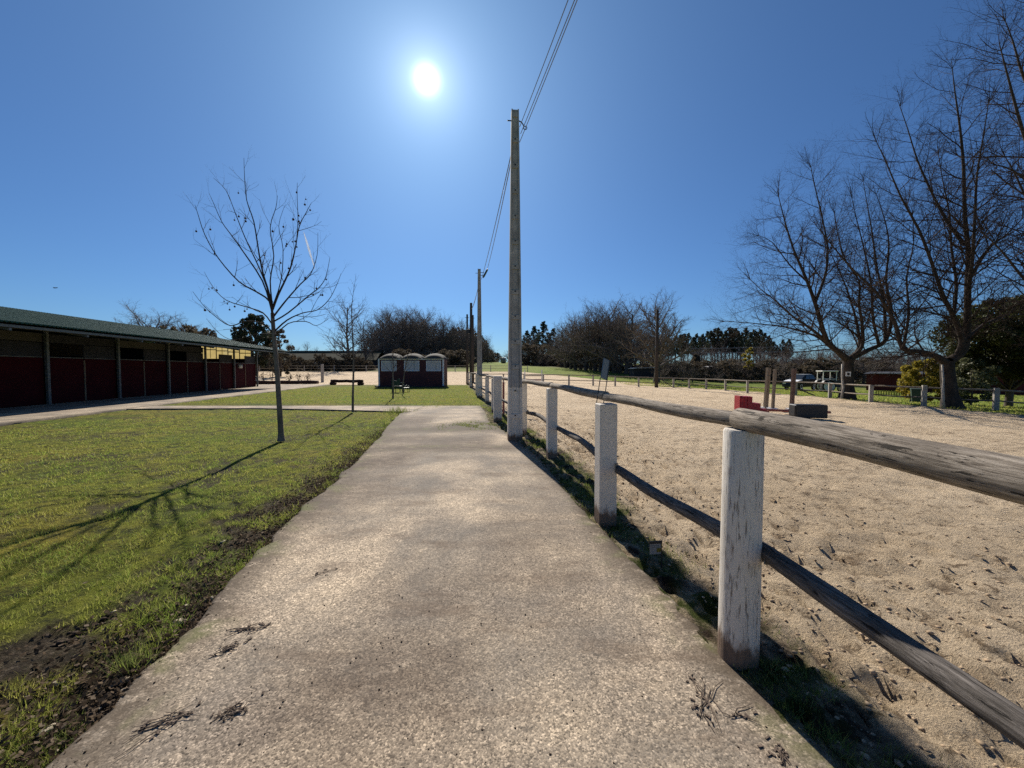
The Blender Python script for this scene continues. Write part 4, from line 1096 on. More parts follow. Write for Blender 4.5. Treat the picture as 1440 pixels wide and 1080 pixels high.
def jstand(px, pb, pt, w, label, lean, mat):
    p = gp(px, pb); hgt = at(px, pt, p.y).z - p.z
    t = thing('jump_stand', label, 'jump stand', p, R(12), group='wooden jump stands standing in the arena')
    Ml = Matrix.Rotation(lean, 4, 'Y')
    b = MB(); b.box(Ml @ Vector((0, 0, hgt / 2)), (w, w * 0.8, hgt), M=Ml); b.build('upright', mat, t, bevel=0.006)
    b = MB(); b.box((0, 0, 0.04), (0.08, 0.5, 0.08)); b.box((0, 0, 0.04), (0.42, 0.08, 0.08)); b.build('foot', MT['white'], t, bevel=0.006)
jstand(1076.5, 575, 517, 0.15, 'thickest wooden jump stand, left of the pair behind the red block', R(3.5), MT['plank_z'])
jstand(1086.5, 576.5, 519, 0.105, 'thin pale jump stand right of the pair behind the red block', R(2.5), MT['plank_z'])
jstand(1113, 577, 518.5, 0.14, 'brown jump stand behind the black block', R(2.5), weathered('brown_upright_wood', (0.13, 0.075, 0.055), (0.28, 0.19, 0.14), 'Z'))

# ------------------------------------------------------------------ chairs behind the thin trees
def chair(px, pb, label, rz, mat, sc, slat):
    p = gp(px, pb); p.z = -0.03
    t = thing('garden_chair', label, 'chair', p, rz, scale=(sc, sc, sc))
    for sx in (-1, 1):
        for sy in (-1, 1):
            b = MB(); b.tube([(sx * 0.30, sy * 0.25, 0), (sx * 0.26, sy * 0.22, 0.44)], [0.022, 0.028], 8); b.build('leg', mat, t)
        b = MB(); b.tube([(sx * 0.30, -0.24, 0.42), (sx * 0.31, -0.25, 0.64), (sx * 0.31, 0.18, 0.67), (sx * 0.27, 0.26, 0.6)], 0.026, 8); b.build('armrest', mat, t)
    b = MB(); b.box((0, 0, 0.44), (0.54, 0.5, 0.035)); b.build('seat', mat, t, bevel=0.012)
    b = MB()
    if slat:
        for k in range(4): b.box((0, 0.27 + 0.012 * k, 0.55 + 0.11 * k), (0.52, 0.02, 0.06))
        b.box((-0.25, 0.28, 0.68), (0.03, 0.03, 0.5)); b.box((0.25, 0.28, 0.68), (0.03, 0.03, 0.5))
    else:
        b.prism([(-0.28, 0.46), (0.28, 0.46), (0.31, 0.86), (0.24, 0.96), (0.15, 0.93), (0.08, 0.80), (-0.08, 0.80), (-0.15, 0.93), (-0.24, 0.96), (-0.31, 0.86)], 0.25, 0.28)
    b.build('backrest', mat, t, bevel=0.006)
chair(559.5, 551.5, 'dark green garden chair behind the thin crooked sapling', R(168), MT['greenplastic'], 1.0, False)
chair(571, 551, 'small grey slatted chair right of the dark green chair', R(120), MT['steel'], 0.72, True)

# ------------------------------------------------------------------ timbers and planter on the far edge of the lawn
def trough(pa, pb_, z, h, label, name, plants):
    a, c = gp(*pa), gp(*pb_); a.z = c.z = -0.03; d = c - a; L = d.length
    t = thing(name, label, 'planter' if plants else 'log bench', a, math.atan2(d.y, d.x))
    if plants:
        for k, y in enumerate((-0.22, 0.22)):
            b = MB(); b.tube([(0.02 * i, y, h / 2 + 0.02 * math.sin(i)) if False else (L * i / 10, y, h * 0.5 + 0.02 * math.sin(i * 1.7 + k)) for i in range(11)], [h * 0.5 * (1 + 0.06 * math.sin(i * 2.3)) for i in range(11)], 12); b.build('log', MT['log'], t, smooth=True)
        b = MB(); b.box((L / 2, 0, h * 0.4), (L - 0.1, 0.4, h * 0.7)); b.build('soil', MT['soil'], t)
        for (fx, hh) in plants:
            V, Fc = leaf_quads(np.random.randn(90, 3) * np.array([0.22, 0.12, hh * 0.30]) + np.array([L * fx, 0, h + hh * 0.5]), 0.13, 0.0, 0.5)
            npmesh('plant_leaves', V, Fc, MT['deadleaf'] if hh < 0.8 else MT['hedge'], t)
            b = MB()
            for k in range(7): b.tube([(L * fx, 0, h * 0.6), (L * fx + random.uniform(-0.25, 0.25), random.uniform(-0.1, 0.1), h + hh * random.uniform(0.5, 1))], 0.012, 5)
            b.build('plant_stems', MT['log'], t)
    else:
        b = MB(); b.tube([(L * i / 8, 0, h * 0.74 + 0.02 * math.sin(i * 2)) for i in range(9)], [h * 0.27] * 9, 12); b.build('log', MT['log'], t, smooth=True)
        for q in (0.06, 0.94):
            b = MB(); b.tube([(L * q, -0.32, h * 0.30), (L * q, 0.32, h * 0.30)], [h * 0.31, h * 0.29], 12); b.build('rest_log', MT['log'], t, smooth=True)
trough((362, 540), (447, 539.5), 0, 0.38, 'low dark log planter with dry shrubs at the far edge of the lawn', 'log_planter', ((0.10, 0.9), (0.24, 1.25), (0.53, 0.8), (0.68, 0.8), (0.83, 0.75)))
trough((466, 541), (510, 541.5), 0, 0.55, 'dark log laid over two short rest logs left of the booth', 'log_bench', None)
def fpost(px, pb, pt, w, label, mat, d=None):
    p = gp(px, pb); t_ = at(px, pt, p.y).z
    o = MB().box((0, 0, (t_ - p.z) / 2 - 0.1), (w, w, t_ - p.z + 0.2)).build('fence_post', mat, None, bevel=0.01)
    o.location = p; return tag(o, label, 'post')
fpost(453.5, 537.5, 512, 0.26, 'single grey post standing between the planter and the log bench', MT['pole'])
# yard fence and jump pieces in the second sand yard
yf = thing('yard_fence', 'thin wire fence on light posts along the back of the sand yard', 'fence', (0, 0, 0))
prev = None
for px in (365, 398, 428, 470, 515, 545, 640, 668, 690, 716, 742):
    p = gp(px, 524.2 + 0.4); p.z = Hf(p.x, p.y); p = at(px, 520, 74.5); p.z = Hf(p.x, 74.5)
    square_post(p, 0.13, 1.2, MT['pole'], yf, 0.0, bev=0.01)
    if prev is not None:
        for z in (0.6, 1.1): rail(prev + Vector((0, 0, z)), p + Vector((0, 0, z)), 0.035, 0.035, MT['rail'], yf, px, n=6, k=3)
    prev = p
def yjump(px, pb, label, w):
    p = gp(px, pb); t = thing('jump', label, 'jump', p, R(5), group=None)
    for sx in (-1, 1):
        b = MB(); b.box((sx * w / 2, 0, 0.75), (0.09, 0.09, 1.5)); b.build('upright', MT['white'], t)
        b = MB(); b.box((sx * w / 2, 0, 0.04), (0.1, 0.6, 0.08)); b.build('foot', MT['white'], t)
    for z in (0.55, 0.95):
        b = MB(); b.cyl((-w / 2, 0, z), (w / 2, 0, z), 0.05, n=8); b.build('pole', MT['rail'] if z > .9 else MT['pinkpole'], t)
yjump(490, 528, 'white jump with low poles in the yard behind the log bench', 3.1)
yjump(750, 532.5, 'small jump with faded red pole behind the far fence', 1.6)

# ------------------------------------------------------------------ bale on the meadow, contrail, bird
p = gp(708, 511); p = at(708, 511, 150); p.z = Hf(p.x, 150)
t = thing('hay_bale', 'round grey bale with a pale wrap on the green rise', 'hay bale', p, R(25))
Mx = Matrix.Rotation(R(90), 4, 'Y')
b = MB(); b.lathe([(0, -0.85), (1.0, -0.85), (1.12, -0.72), (1.12, 0.3), (0, 0.3)], 24, (0, 0, 1.08), Mx); b.build('bale_body', MT['bale'], t, smooth=True)
b = MB(); b.lathe([(0, 0.3), (1.13, 0.3), (1.13, 0.72), (1.0, 0.85), (0, 0.85)], 24, (0, 0, 1.08), Mx); b.build('wrap', MT['balewhite'], t, smooth=True)
c0, c1 = at(427, 326, 3200), at(443, 379, 3200)
b = MB(); b.tube([c0.lerp(c1, i / 12) for i in range(13)], [1.5, 4, 6, 8, 9, 9, 9, 8, 7, 6, 5, 3, 1], 8)
o = b.build('contrail', MT['trail'], None, smooth=True, off=c0); o.location = c0
tag(o, 'short white vapour trail in the blue sky behind the crown of the young tree', 'contrail')
p = at(78, 405, 60)
o = MB()
o.tube([(-0.28, 0, 0), (-0.1, 0, 0.02), (0.1, 0, 0.02), (0.26, 0, 0)], [0.015, 0.065, 0.06, 0.02], 8)
o.add([(-0.1, 0.04, 0.02), (0.1, 0.04, 0.02), (0.02, 0.3, 0.12), (-0.06, 0.62, 0.06), (-0.12, 0.3, 0.12)], [(0, 1, 2, 4), (4, 2, 3)])
o.add([(-0.1, -0.04, 0.02), (0.1, -0.04, 0.02), (0.02, -0.3, 0.12), (-0.06, -0.62, 0.06), (-0.12, -0.3, 0.12)], [(4, 2, 1, 0), (3, 2, 4)])
o = o.build('bird', MT['birdf'], None); o.location = p; o.rotation_euler = (0.15, -0.1, R(12)); tag(o, 'small dark bird flying above the green stable roof', 'bird')
# ------------------------------------------------------------------ trees
class Tree:
    """collects round-section branches as polylines; trunk and crown separately"""
    def __init__(s, seed):
        s.r = random.Random(seed); s.parts = {'trunk': [], 'crown': []}
    def add(s, part, pts, rads, sides): s.parts[part].append((pts, rads, sides))
    def mesh(s, part):
        Vs, Fs, o = [], [], 0
        for pts, rads, n in s.parts[part]:
            P = np.array(pts, float); k = len(P); r = np.array(rads, float)
            T = np.empty_like(P); T[1:-1] = P[2:] - P[:-2]; T[0] = P[1] - P[0]; T[-1] = P[-1] - P[-2]
            T /= np.linalg.norm(T, axis=1)[:, None] + 1e-9
            ref = np.array([0.31, 0.87, 0.39]) if abs(T[0, 1]) < 0.8 else np.array([0.9, 0.1, 0.4])
            nx = ref - T * (T @ ref)[:, None]; nx /= np.linalg.norm(nx, axis=1)[:, None] + 1e-9
            ny = np.cross(T, nx)
            a = np.arange(n) * 2 * np.pi / n
            V = P[:, None] + r[:, None, None] * (nx[:, None] * np.cos(a)[None, :, None] + ny[:, None] * np.sin(a)[None, :, None])
            Vs.append(V.reshape(-1, 3))
            i = np.arange(k - 1)[:, None] * n; j = np.arange(n)[None]
            q = np.stack([i + j, i + (j + 1) % n, i + n + (j + 1) % n, i + n + j], 2).reshape(-1, 4)
            Fs.append(q + o); o += k * n
        return np.concatenate(Vs), np.concatenate(Fs)
    def grow(s, part, p, d, L, r0, lv, sp):
        rn = s.r; q = sp[lv]
        k = q.get('k', 4); pts = [Vector(p)]; rads = [r0]; d = Vector(d).normalized(); p = Vector(p)
        up = q.get('up', 0.1); wob = q.get('wob', 0.12); st = L / k; re = q.get('tip', 0.35)
        for i in range(k):
            d = (d + Vector((rn.gauss(0, wob), rn.gauss(0, wob), rn.gauss(0, wob) + up))).normalized()
            p = p + d * st; pts.append(p.copy()); rads.append(r0 * (1 + (re - 1) * (i + 1) / k))
        s.add(part, pts, rads, q.get('n', 3))
        if lv + 1 < len(sp): s.kids(pts, rads, L, lv, sp)
        return pts
    def kids(s, pts, rads, L, lv, sp, t0=None, cnt=None, part='crown'):
        rn = s.r; q = sp[lv]; c = sp[lv + 1]
        n = cnt if cnt is not None else q['kids']; n = int(n + rn.random())
        t0 = q.get('t0', 0.2) if t0 is None else t0
        az = rn.uniform(0, 6.28)
        for i in range(n):
            t = t0 + (1 - t0) * (i + rn.random()) / max(n, 1)
            f = min(t, 0.999) * (len(pts) - 1); j = int(f); u = f - j
            b = pts[j].lerp(pts[j + 1], u); rr_ = rads[j] * (1 - u) + rads[j + 1] * u
            ax = (pts[j + 1] - pts[j]).normalized(); az += 2.4 + rn.gauss(0, 0.4)
            o = ax.orthogonal().normalized(); o = Quaternion(ax, az) @ o
            an = R(q.get('ang', 45)) * rn.uniform(0.7, 1.3)
            d = ax * math.cos(an) + o * math.sin(an)
            l = c.get('len', None)
            l = (l if l is not None else L * q.get('ratio', 0.5)) * rn.uniform(0.65, 1.25) * (1.0 - q.get('fall', 0.45) * t)
            s.grow(part, b, d, l, min(rr_ * q.get('rr', 0.6), c.get('rmax', 9)), lv + 1, sp)
    def limb(s, pix, d0, d1, r0, r1, sides=7, part='trunk', tp=0.85):
        """a limb traced along photo points, running from depth d0 to depth d1"""
        n = len(pix); P = [at(px, py, d0 + (d1 - d0) * (i / max(1, n - 1)) ** 0.8) for i, (px, py) in enumerate(pix)]
        out = []
        for i in range(n - 1):       # Catmull-Rom through the points
            a, b, c, e = P[max(i - 1, 0)], P[i], P[i + 1], P[min(i + 2, n - 1)]
            for k in range(3):
                t = k / 3
                out.append(0.5 * ((2 * b) + (c - a) * t + (2 * a - 5 * b + 4 * c - e) * t * t + (3 * b - a - 3 * c + e) * t ** 3))
        out.append(P[-1])
        m = len(out); rads = [r0 + (r1 - r0) * (i / (m - 1)) ** tp for i in range(m)]
        s.add(part, out, rads, sides)
        L = sum((out[i + 1] - out[i]).length for i in range(m - 1))
        return out, rads, L
    def emit(s, name, label, cat, loc, mtrunk, mcrown, group=None):
        t = thing(name, label, cat, loc, 0, group)
        for part, m in (('trunk', mtrunk), ('crown', mcrown)):
            if s.parts[part]:
                V, Fc = s.mesh(part); V = V - np.array(loc)
                npmesh(part, V, Fc, m, t, smooth=True)
        return t

# --- the young plane tree on the lawn
T = Tree(11); b0 = gp(395, 619); b0.z = -0.06; D = b0.y
tr, rd, L = T.limb([(395.5, 620), (394.5, 600), (392, 560), (389, 515), (385, 470), (383, 440)], D, D, 0.062, 0.036, 9)
rd0 = rd
T.parts['trunk'][0] = (tr, [0.085, 0.068] + rd[2:], 9)
spS = [dict(kids=7, ang=42, t0=0.25, rr=0.6, fall=0.5), dict(len=0.62, k=4, n=4, kids=3.2, ang=38, up=0.10, wob=0.09, tip=0.4, rmax=0.011, ratio=0.5), dict(len=0.32, k=3, n=3, kids=1.5, ang=38, up=0.08, wob=0.09, tip=0.5, rmax=0.006), dict(len=0.16, k=2, n=3, up=0.08, wob=0.1, tip=0.6, rmax=0.0042)]
limbs = [
 ([(383, 440), (378, 412), (370, 385), (364, 355), (357, 312), (347, 282), (344, 250), (343, 222)], 0.0, 0.1, 0.026, 8),
 ([(384, 450), (379, 424), (360, 410), (336, 396), (307, 363), (288, 330), (278, 300), (274, 288)], 0.0, -0.7, 0.022, 7),
 ([(382, 436), (369, 395), (340, 351), (325, 330), (312, 312), (300, 285), (294, 272)], 0.0, 0.6, 0.02, 6),
 ([(383, 425), (366, 380), (345, 335), (331, 300), (318, 268), (300, 250)], 0.0, 0.9, 0.018, 6),
 ([(384, 458), (370, 440), (348, 432), (318, 422), (300, 404), (287, 382)], 0.0, 0.9, 0.018, 5),
 ([(385, 470), (370, 455), (345, 452), (324, 458), (303, 445), (285, 428), (271, 410)], 0.0, -0.5, 0.018, 4),
 ([(383, 436), (391, 415), (402, 392), (410, 372), (416, 345), (421, 318), (431, 298), (438, 285)], 0.0, -0.4, 0.024, 7),
 ([(417, 340), (419, 310), (418, 280), (418, 257)], -0.3, -0.3, 0.009, 2),
 ([(384, 446), (401, 424), (422, 400), (437, 385), (446, 358), (447, 327)], 0.0, 0.6, 0.02, 6),
 ([(385, 452), (405, 440), (434, 416), (448, 405), (458, 390), (464, 362)], 0.0, -0.8, 0.018, 5),
 ([(386, 466), (404, 450), (426, 440), (446, 436), (462, 422), (472, 404), (480, 384)], 0.0, 0.5, 0.018, 5),
 ([(386, 474), (405, 455), (430, 452), (445, 458), (462, 448)], 0.0, -0.9, 0.014, 4),
 ([(383, 430), (380, 395), (385, 360), (380, 320), (388, 292), (390, 275)], 0.0, -0.6, 0.016, 5),
 ([(384, 470), (360, 470), (330, 478), (310, 470), (290, 448)], 0.0, 1.0, 0.012, 4),
 ([(383, 432), (395, 395), (398, 350), (392, 318), (400, 290)], 0.0, 0.9, 0.014, 4)]
balls = []
for pix, a, c, r, n in limbs:
    p, q, L = T.limb(pix, D + a, D + c, r, 0.0032, 6, 'crown')
    T.kids(p, q, L, 0, spS, 0.18, n * 1.15)
    balls += [p[int(len(p) * f)] for f in (0.45, 0.6, 0.75)]
sap = T.emit('young_tree', 'young leafless plane tree with hanging seed balls alone on the lawn', 'tree', b0, MT['sapbark'], MT['twig'])
rb_s = random.Random(4); first = None
balls = [b for b in balls if b.z > 2.7]
for k in range(46):
    b = rb_s.choice(balls); off = Vector((rb_s.gauss(0, 0.10), rb_s.gauss(0, 0.10), -abs(rb_s.gauss(0, 0.06)) - 0.02))
    if first is None:
        m = MB(); m.lathe([(0, -0.018), (0.012, -0.014), (0.018, 0), (0.012, 0.014), (0.002, 0.018), (0.0015, 0.07), (0, 0.07)], 8); first = m.build('seed_ball', MT['log'], sap, smooth=True); o = first
    else:
        o = first.copy(); COL.objects.link(o); o.parent = sap
    o.location = b + off - b0; s_ = rb_s.uniform(0.8, 1.35); o.scale = (s_, s_, s_)

# --- the second sapling by the crossing path and two crooked ones nearer the booth
def sapling(pix, r0, r1, hub, name_label, seed, n, sp, spread, cat='tree', tall=None, mats=('sapbark', 'twig')):
    T = Tree(seed); b = gp(*pix[0]); b.z = -0.05
    p, q, L = T.limb(pix, b.y, b.y, r0, r1, 7)
    j = int(len(p) * hub)
    for i in range(n):
        k = j + int((len(p) - 1 - j) * i / n); a = i * 2.4 + T.r.random()
        d = Vector((math.cos(a), math.sin(a), T.r.uniform(0.25, 0.9)))
        T.grow('crown', p[k], d, spread * T.r.uniform(0.6, 1.1), q[k] * 0.5, 0, sp)
    T.grow('crown', p[-1], (0.05, 0, 1), spread * 0.9, q[-1], 0, sp)
    return T.emit('young_tree', name_label, cat, b, MT[mats[0]], MT[mats[1]])
sp2 = [dict(k=6, n=4, kids=6, ang=40, up=0.14, wob=0.09, tip=0.25, t0=0.2, ratio=0.42, fall=0.4), dict(k=4, n=3, kids=3, ang=40, up=0.08, wob=0.1, tip=0.5, ratio=0.4, rmax=0.010), dict(k=2, n=3, up=0.05, wob=0.1, tip=0.6, rmax=0.006)]
sapling([(496, 579.5), (496.3, 550), (497, 525), (497, 505), (496, 480), (495, 455), (494.5, 430)], 0.045, 0.014, 0.45, 'thin young bare tree rooted at the front edge of the crossing path', 21, 14, sp2, 1.25)
sp3 = [dict(k=5, n=4, kids=4, ang=40, up=0.12, wob=0.1, tip=0.35, t0=0.2, ratio=0.42), dict(k=3, n=3, up=0.08, wob=0.1, tip=0.5, rmax=0.008)]
sapling([(552.5, 560), (553, 545), (552.5, 530), (553, 512), (552, 500)], 0.05, 0.02, 0.6, 'crooked sapling just left of the dark green chair', 22, 8, sp3, 1.1)
sapling([(567, 554), (566, 545), (568, 530), (571, 512), (574, 498)], 0.045, 0.018, 0.6, 'slanting sapling between the two garden chairs', 23, 8, sp3, 1.2)

# --- the big pollarded planes on the right
spB = [dict(kids=10, ang=50, t0=0.12, rr=0.5, fall=0.35), dict(len=3.0, k=6, n=4, kids=10, ang=45, up=0.05, wob=0.10, tip=0.3, rmax=0.045, ratio=0.4, t0=0.12, fall=0.35), dict(len=1.25, k=4, n=3, kids=5.8, ang=42, up=0.03, wob=0.12, tip=0.4, rmax=0.020, t0=0.1), dict(len=0.55, k=3, n=3, kids=1.3, ang=42, up=0.03, wob=0.14, tip=0.6, rmax=0.015), dict(len=0.25, k=2, n=3, up=0.02, wob=0.12, tip=0.8, rmax=0.013)]
def big_tree(name_label, base, depth, trunk, limbs, seed, r0, kids=1.0):
    T = Tree(seed); b = gp(*base); D = depth; b = at(base[0], base[1], D); b.z = Hf(b.x, D) - 0.1
    p, q, L = T.limb(trunk, D, D, r0, r0 * 0.72, 12)
    T.parts['trunk'][0] = (p, [r0 * 1.45, r0 * 1.2, r0 * 1.08] + q[3:], 12)
    for pix, a, c, ra, rbb, n in limbs:
        p, q, L = T.limb(pix, D + a, D + c, ra * 0.80, 0.010, 7, 'trunk', 0.72)
        T.kids(p, q, L, 0, spB, 0.12, n * kids * 2.8)
        for _ in range(4): T.grow('crown', p[-2], (p[-1] - p[-3]).normalized() + Vector((T.r.gauss(0, .35), T.r.gauss(0, .35), T.r.gauss(0, .25))), T.r.uniform(0.9, 1.6), 0.014, 2, spB)
    return T.emit('bare_tree', name_label, 'tree', b, MT['bark'], MT['twig'])
DA = 25.9
big_tree('big bare plane tree with a low fork beside the tractor', (1191, 561), DA, [(1191, 562), (1192, 545), (1192, 525), (1193, 505)], [
 ([(1192, 506), (1178, 494), (1162, 478), (1148, 432), (1134, 393), (1116, 351), (1102, 305), (1093, 268)], 0, -2.0, 0.30, 0.03, 10),
 ([(1146, 426), (1158, 395), (1163, 372), (1163, 341), (1151, 284), (1143, 250), (1140, 232)], -1.0, -1.5, 0.13, 0.02, 9),
 ([(1162, 480), (1140, 462), (1116, 446), (1092, 424), (1070, 407), (1050, 388)], -0.3, -3.0, 0.14, 0.02, 9),
 ([(1165, 486), (1146, 472), (1105, 460), (1072, 456), (1042, 453), (1012, 452)], -0.3, 1.5, 0.12, 0.015, 8),
 ([(1134, 395), (1110, 372), (1085, 340), (1062, 330)], -1.0, 0.5, 0.08, 0.02, 6),
 ([(1194, 505), (1208, 488), (1206, 460), (1197, 425), (1185, 392), (1170, 360), (1158, 330)], 0, 2.2, 0.17, 0.02, 9),
 ([(1194, 504), (1212, 488), (1212, 455), (1208, 428), (1208, 395), (1190, 368), (1178, 330), (1172, 290)], 0, -1.2, 0.18, 0.02, 9),
 ([(1195, 505), (1222, 492), (1246, 478), (1254, 440), (1246, 397), (1250, 345), (1243, 305), (1228, 262)], 0, 0.8, 0.24, 0.03, 10),
 ([(1245, 478), (1243, 425), (1233, 376), (1226, 325), (1219, 285), (1212, 245)], 0.1, 2.5, 0.14, 0.02, 8),
 ([(1236, 485), (1228, 450), (1225, 400), (1215, 350), (1205, 310), (1196, 270)], 0.1, -2.4, 0.13, 0.02, 8)], 31, 0.40)
DB = 20.2
big_tree('tall bare plane tree with a long low left limb in front of the dark evergreen', (1339, 574), DB, [(1339, 575), (1336, 555), (1333, 530), (1332, 508)], [
 ([(1330, 510), (1314, 500), (1292, 494), (1269, 490), (1258, 453), (1232, 411), (1200, 380), (1170, 345), (1150, 320)], 0, -1.5, 0.24, 0.03, 10),
 ([(1345, 502), (1353, 480), (1342, 447), (1327, 418), (1310, 369), (1292, 323), (1267, 277), (1246, 228), (1228, 190)], 0, -1.0, 0.20, 0.03, 12),
 ([(1335, 508), (1355, 492), (1360, 460), (1361, 400), (1362, 358), (1357, 305), (1355, 235), (1350, 180), (1343, 130), (1338, 85)], 0, 0.6, 0.29, 0.03, 13),
 ([(1361, 410), (1367, 370), (1371, 305), (1374, 246), (1384, 185), (1392, 130)], 0.2, -1.5, 0.13, 0.02, 8),
 ([(1357, 345), (1332, 312), (1310, 270), (1290, 225), (1276, 180), (1262, 140)], 0.4, 1.6, 0.12, 0.02, 8),
 ([(1340, 452), (1345, 400), (1338, 350), (1335, 300), (1325, 250), (1318, 205)], 0, 1.8, 0.12, 0.02, 8),
 ([(1362, 395), (1390, 350), (1415, 330), (1445, 300)], 0.2, -0.8, 0.12, 0.02, 6),
 ([(1270, 490), (1278, 440), (1275, 390), (1285, 340), (1282, 290)], -0.6, 0.3, 0.10, 0.02, 7),
 ([(1355, 480), (1385, 455), (1420, 440), (1455, 400)], 0, 1.6, 0.13, 0.02, 6)], 32, 0.36)
DC = 15.5
big_tree('bare plane tree reaching into the top right corner of the view', (1560, 592), DC, [(1560, 594), (1558, 560), (1556, 530), (1555, 505)], [
 ([(1553, 510), (1520, 480), (1480, 430), (1440, 392), (1406, 350), (1375, 322)], 0, 0.6, 0.17, 0.02, 7),
 ([(1555, 508), (1540, 440), (1510, 360), (1470, 270), (1440, 190), (1418, 110), (1405, 60)], 0, -0.5, 0.22, 0.03, 9),
 ([(1555, 505), (1560, 400), (1540, 280), (1500, 160), (1470, 60), (1450, -30)], 0, 0.8, 0.22, 0.03, 10),
 ([(1540, 440), (1500, 400), (1465, 330), (1430, 250), (1410, 215)], 0, 1.2, 0.14, 0.02, 7),
 ([(1510, 330), (1470, 280), (1425, 240), (1395, 232)], 0.2, -0.7, 0.10, 0.02, 5),
 ([(1470, 170), (1440, 110), (1425, 60), (1410, 20)], 0.2, 0.9, 0.09, 0.02, 6),
 ([(1556, 505), (1600, 400), (1640, 250)], 0, 0.5, 0.22, 0.03, 5)], 33, 0.34, 0.9)

# --- kinds of tree for the background
def proto_bare(seed, h, spread, dense=1.0, fork=0.25, up=0.05, label='', n1=9, r0=None, twig=0.022, ang=48):
    T = Tree(seed); rn = T.r; r0 = r0 or h * 0.026
    pts = []; p = Vector((0, 0, -0.3)); d = Vector((rn.gauss(0, 0.03), rn.gauss(0, 0.03), 1)); k = 7
    for i in range(k + 1):
        pts.append(p.copy()); d = (d + Vector((rn.gauss(0, 0.05), rn.gauss(0, 0.05), 0.1))).normalized(); p = p + d * (h * 0.72 / k)
    rads = [r0 * (1 - 0.75 * i / k) for i in range(k + 1)]; rads[0] = r0 * 1.3
    T.add('trunk', pts, rads, 7)
    sp = [dict(kids=n1, ang=ang, t0=fork, rr=0.6, fall=0.25), dict(len=h * spread, k=6, n=4, kids=7 * dense, ang=42, up=up, wob=0.10, tip=0.25, ratio=0.42, t0=0.15, fall=0.3, rr=0.55), dict(k=4, n=3, kids=5 * dense, ang=42, up=0.04, wob=0.13, tip=0.4, ratio=0.45, t0=0.1, rmax=0.07, rr=0.6, fall=0.3), dict(k=3, n=3, kids=3 * dense, ang=45, up=0.02, wob=0.15, tip=0.6, ratio=0.5, rmax=twig * 1.4, t0=0.05), dict(k=2, n=3, up=0.02, wob=0.15, tip=0.8, rmax=twig)]
    T.kids(pts, rads, h, 0, sp)
    return T
def crown_pts(blobs, n):
    tot = sum(b[3] for b in blobs); P = []
    for (x, y, z, r) in blobs:
        m = max(1, int(n * r / tot)); v = np.random.randn(m, 3); v /= np.linalg.norm(v, axis=1)[:, None]
        rad = r * (0.35 + 0.65 * np.random.rand(m) ** 0.5); P.append(np.array([x, y, z]) + v * rad[:, None] * np.array([1, 1, 0.75]))
    return np.concatenate(P)
def leafy(name, label, cat, loc, h, w, n, leaf, mat, seed, base=0.3, nb=22, group=None, shape=None, trunk_r=None, asp=0.6):
    rn = random.Random(seed); np.random.seed(seed); t = thing(name, label, cat, loc, 0, group)
    r0 = trunk_r or h * 0.025
    blobs = []; T = Tree(seed); top = h * 0.8
    T.add('trunk', [Vector((0, 0, -0.2)), Vector((0.02 * h, 0, h * 0.3)), Vector((0, 0.02 * h, h * 0.6)), Vector((0, 0, top))], [r0 * 1.3, r0, r0 * 0.7, r0 * 0.25], 8)
    for i in range(nb):
        f = base + (1 - base) * (i + 0.5) / nb; a = i * 2.4 + rn.random()
        prof = shape(f) if shape else math.sin(math.pi * min(1, (f - base) / (1 - base) * 0.85 + 0.12)) ** 0.7
        rad = w / 2 * prof * rn.uniform(0.45, 0.85); br = w * rn.uniform(0.08, 0.18) * (0.5 + 0.5 * prof)
        c = (rad * math.cos(a), rad * math.sin(a), h * f - br * 0.5); blobs.append((*c, br))
        z0 = max(h * 0.12, c[2] - rad * 0.6 - 0.1 * h)
        T.add('trunk', [Vector((0, 0, min(z0, top))), Vector((c[0] * 0.5, c[1] * 0.5, (z0 + c[2]) / 2 + 0.02 * h)), Vector(c)], [r0 * 0.35, r0 * 0.22, r0 * 0.08], 5)
    V, Fc = T.mesh('trunk'); npmesh('trunk', V, Fc, MT['farbark'], t, smooth=True)
    V, Fc = leaf_quads(crown_pts(blobs, n), leaf, 0.0, asp); npmesh('crown', V, Fc, MT[mat], t)
    return t
EXTRA = {}
def place(proto, px, py_top, d, h0, label=None, group=None, wide=1.0, rz=None, zoff=0.0):
    """copy a kind of tree to where the photo shows one: its top at this photo height, at this depth"""
    rn = random.Random(int(px * 7 + d * 13)); q = at(px, py_top, d); z = Hf(q.x, d) - 0.05 + zoff
    s = (q.z - z) / h0
    return dup(proto, (q.x, d, z), rn.uniform(0, 6.28) if rz is None else rz, (s * wide, s * wide, s), label, group)
hide = (0, -400, -30)
def first_or_dup(state, proto, px, py, d, h0, label, group, wide=1.0):
    o = place(proto, px, py, d, h0, label, group, wide)
    return o
PR_ = {}
def mk(name, T, loc=(0, 0, 0)): 
    PR_[name] = T.emit('bare_tree', 'bare tree', 'tree', Vector((0, 0, 0)), MT['farbark'], MT['fartwig'])
mk('oak', proto_bare(51, 12, 0.46, 1.3, 0.12, 0.03, n1=18, twig=0.03, ang=58))
mk('oak2', proto_bare(52, 12, 0.44, 1.3, 0.10, 0.035, n1=18, twig=0.03, ang=56))
mk('tall', proto_bare(53, 14, 0.28, 1.2, 0.15, 0.10, n1=22, r0=0.2, twig=0.03))
mk('tall2', proto_bare(54, 14, 0.27, 1.2, 0.18, 0.11, n1=22, r0=0.18, twig=0.03))
mk('scrub', proto_bare(55, 5, 0.5, 1.1, 0.03, 0.10, n1=20, r0=0.10, twig=0.02))
HT = dict(oak=12.2, oak2=12.2, tall=14.2, tall2=14.2, scrub=5.0)
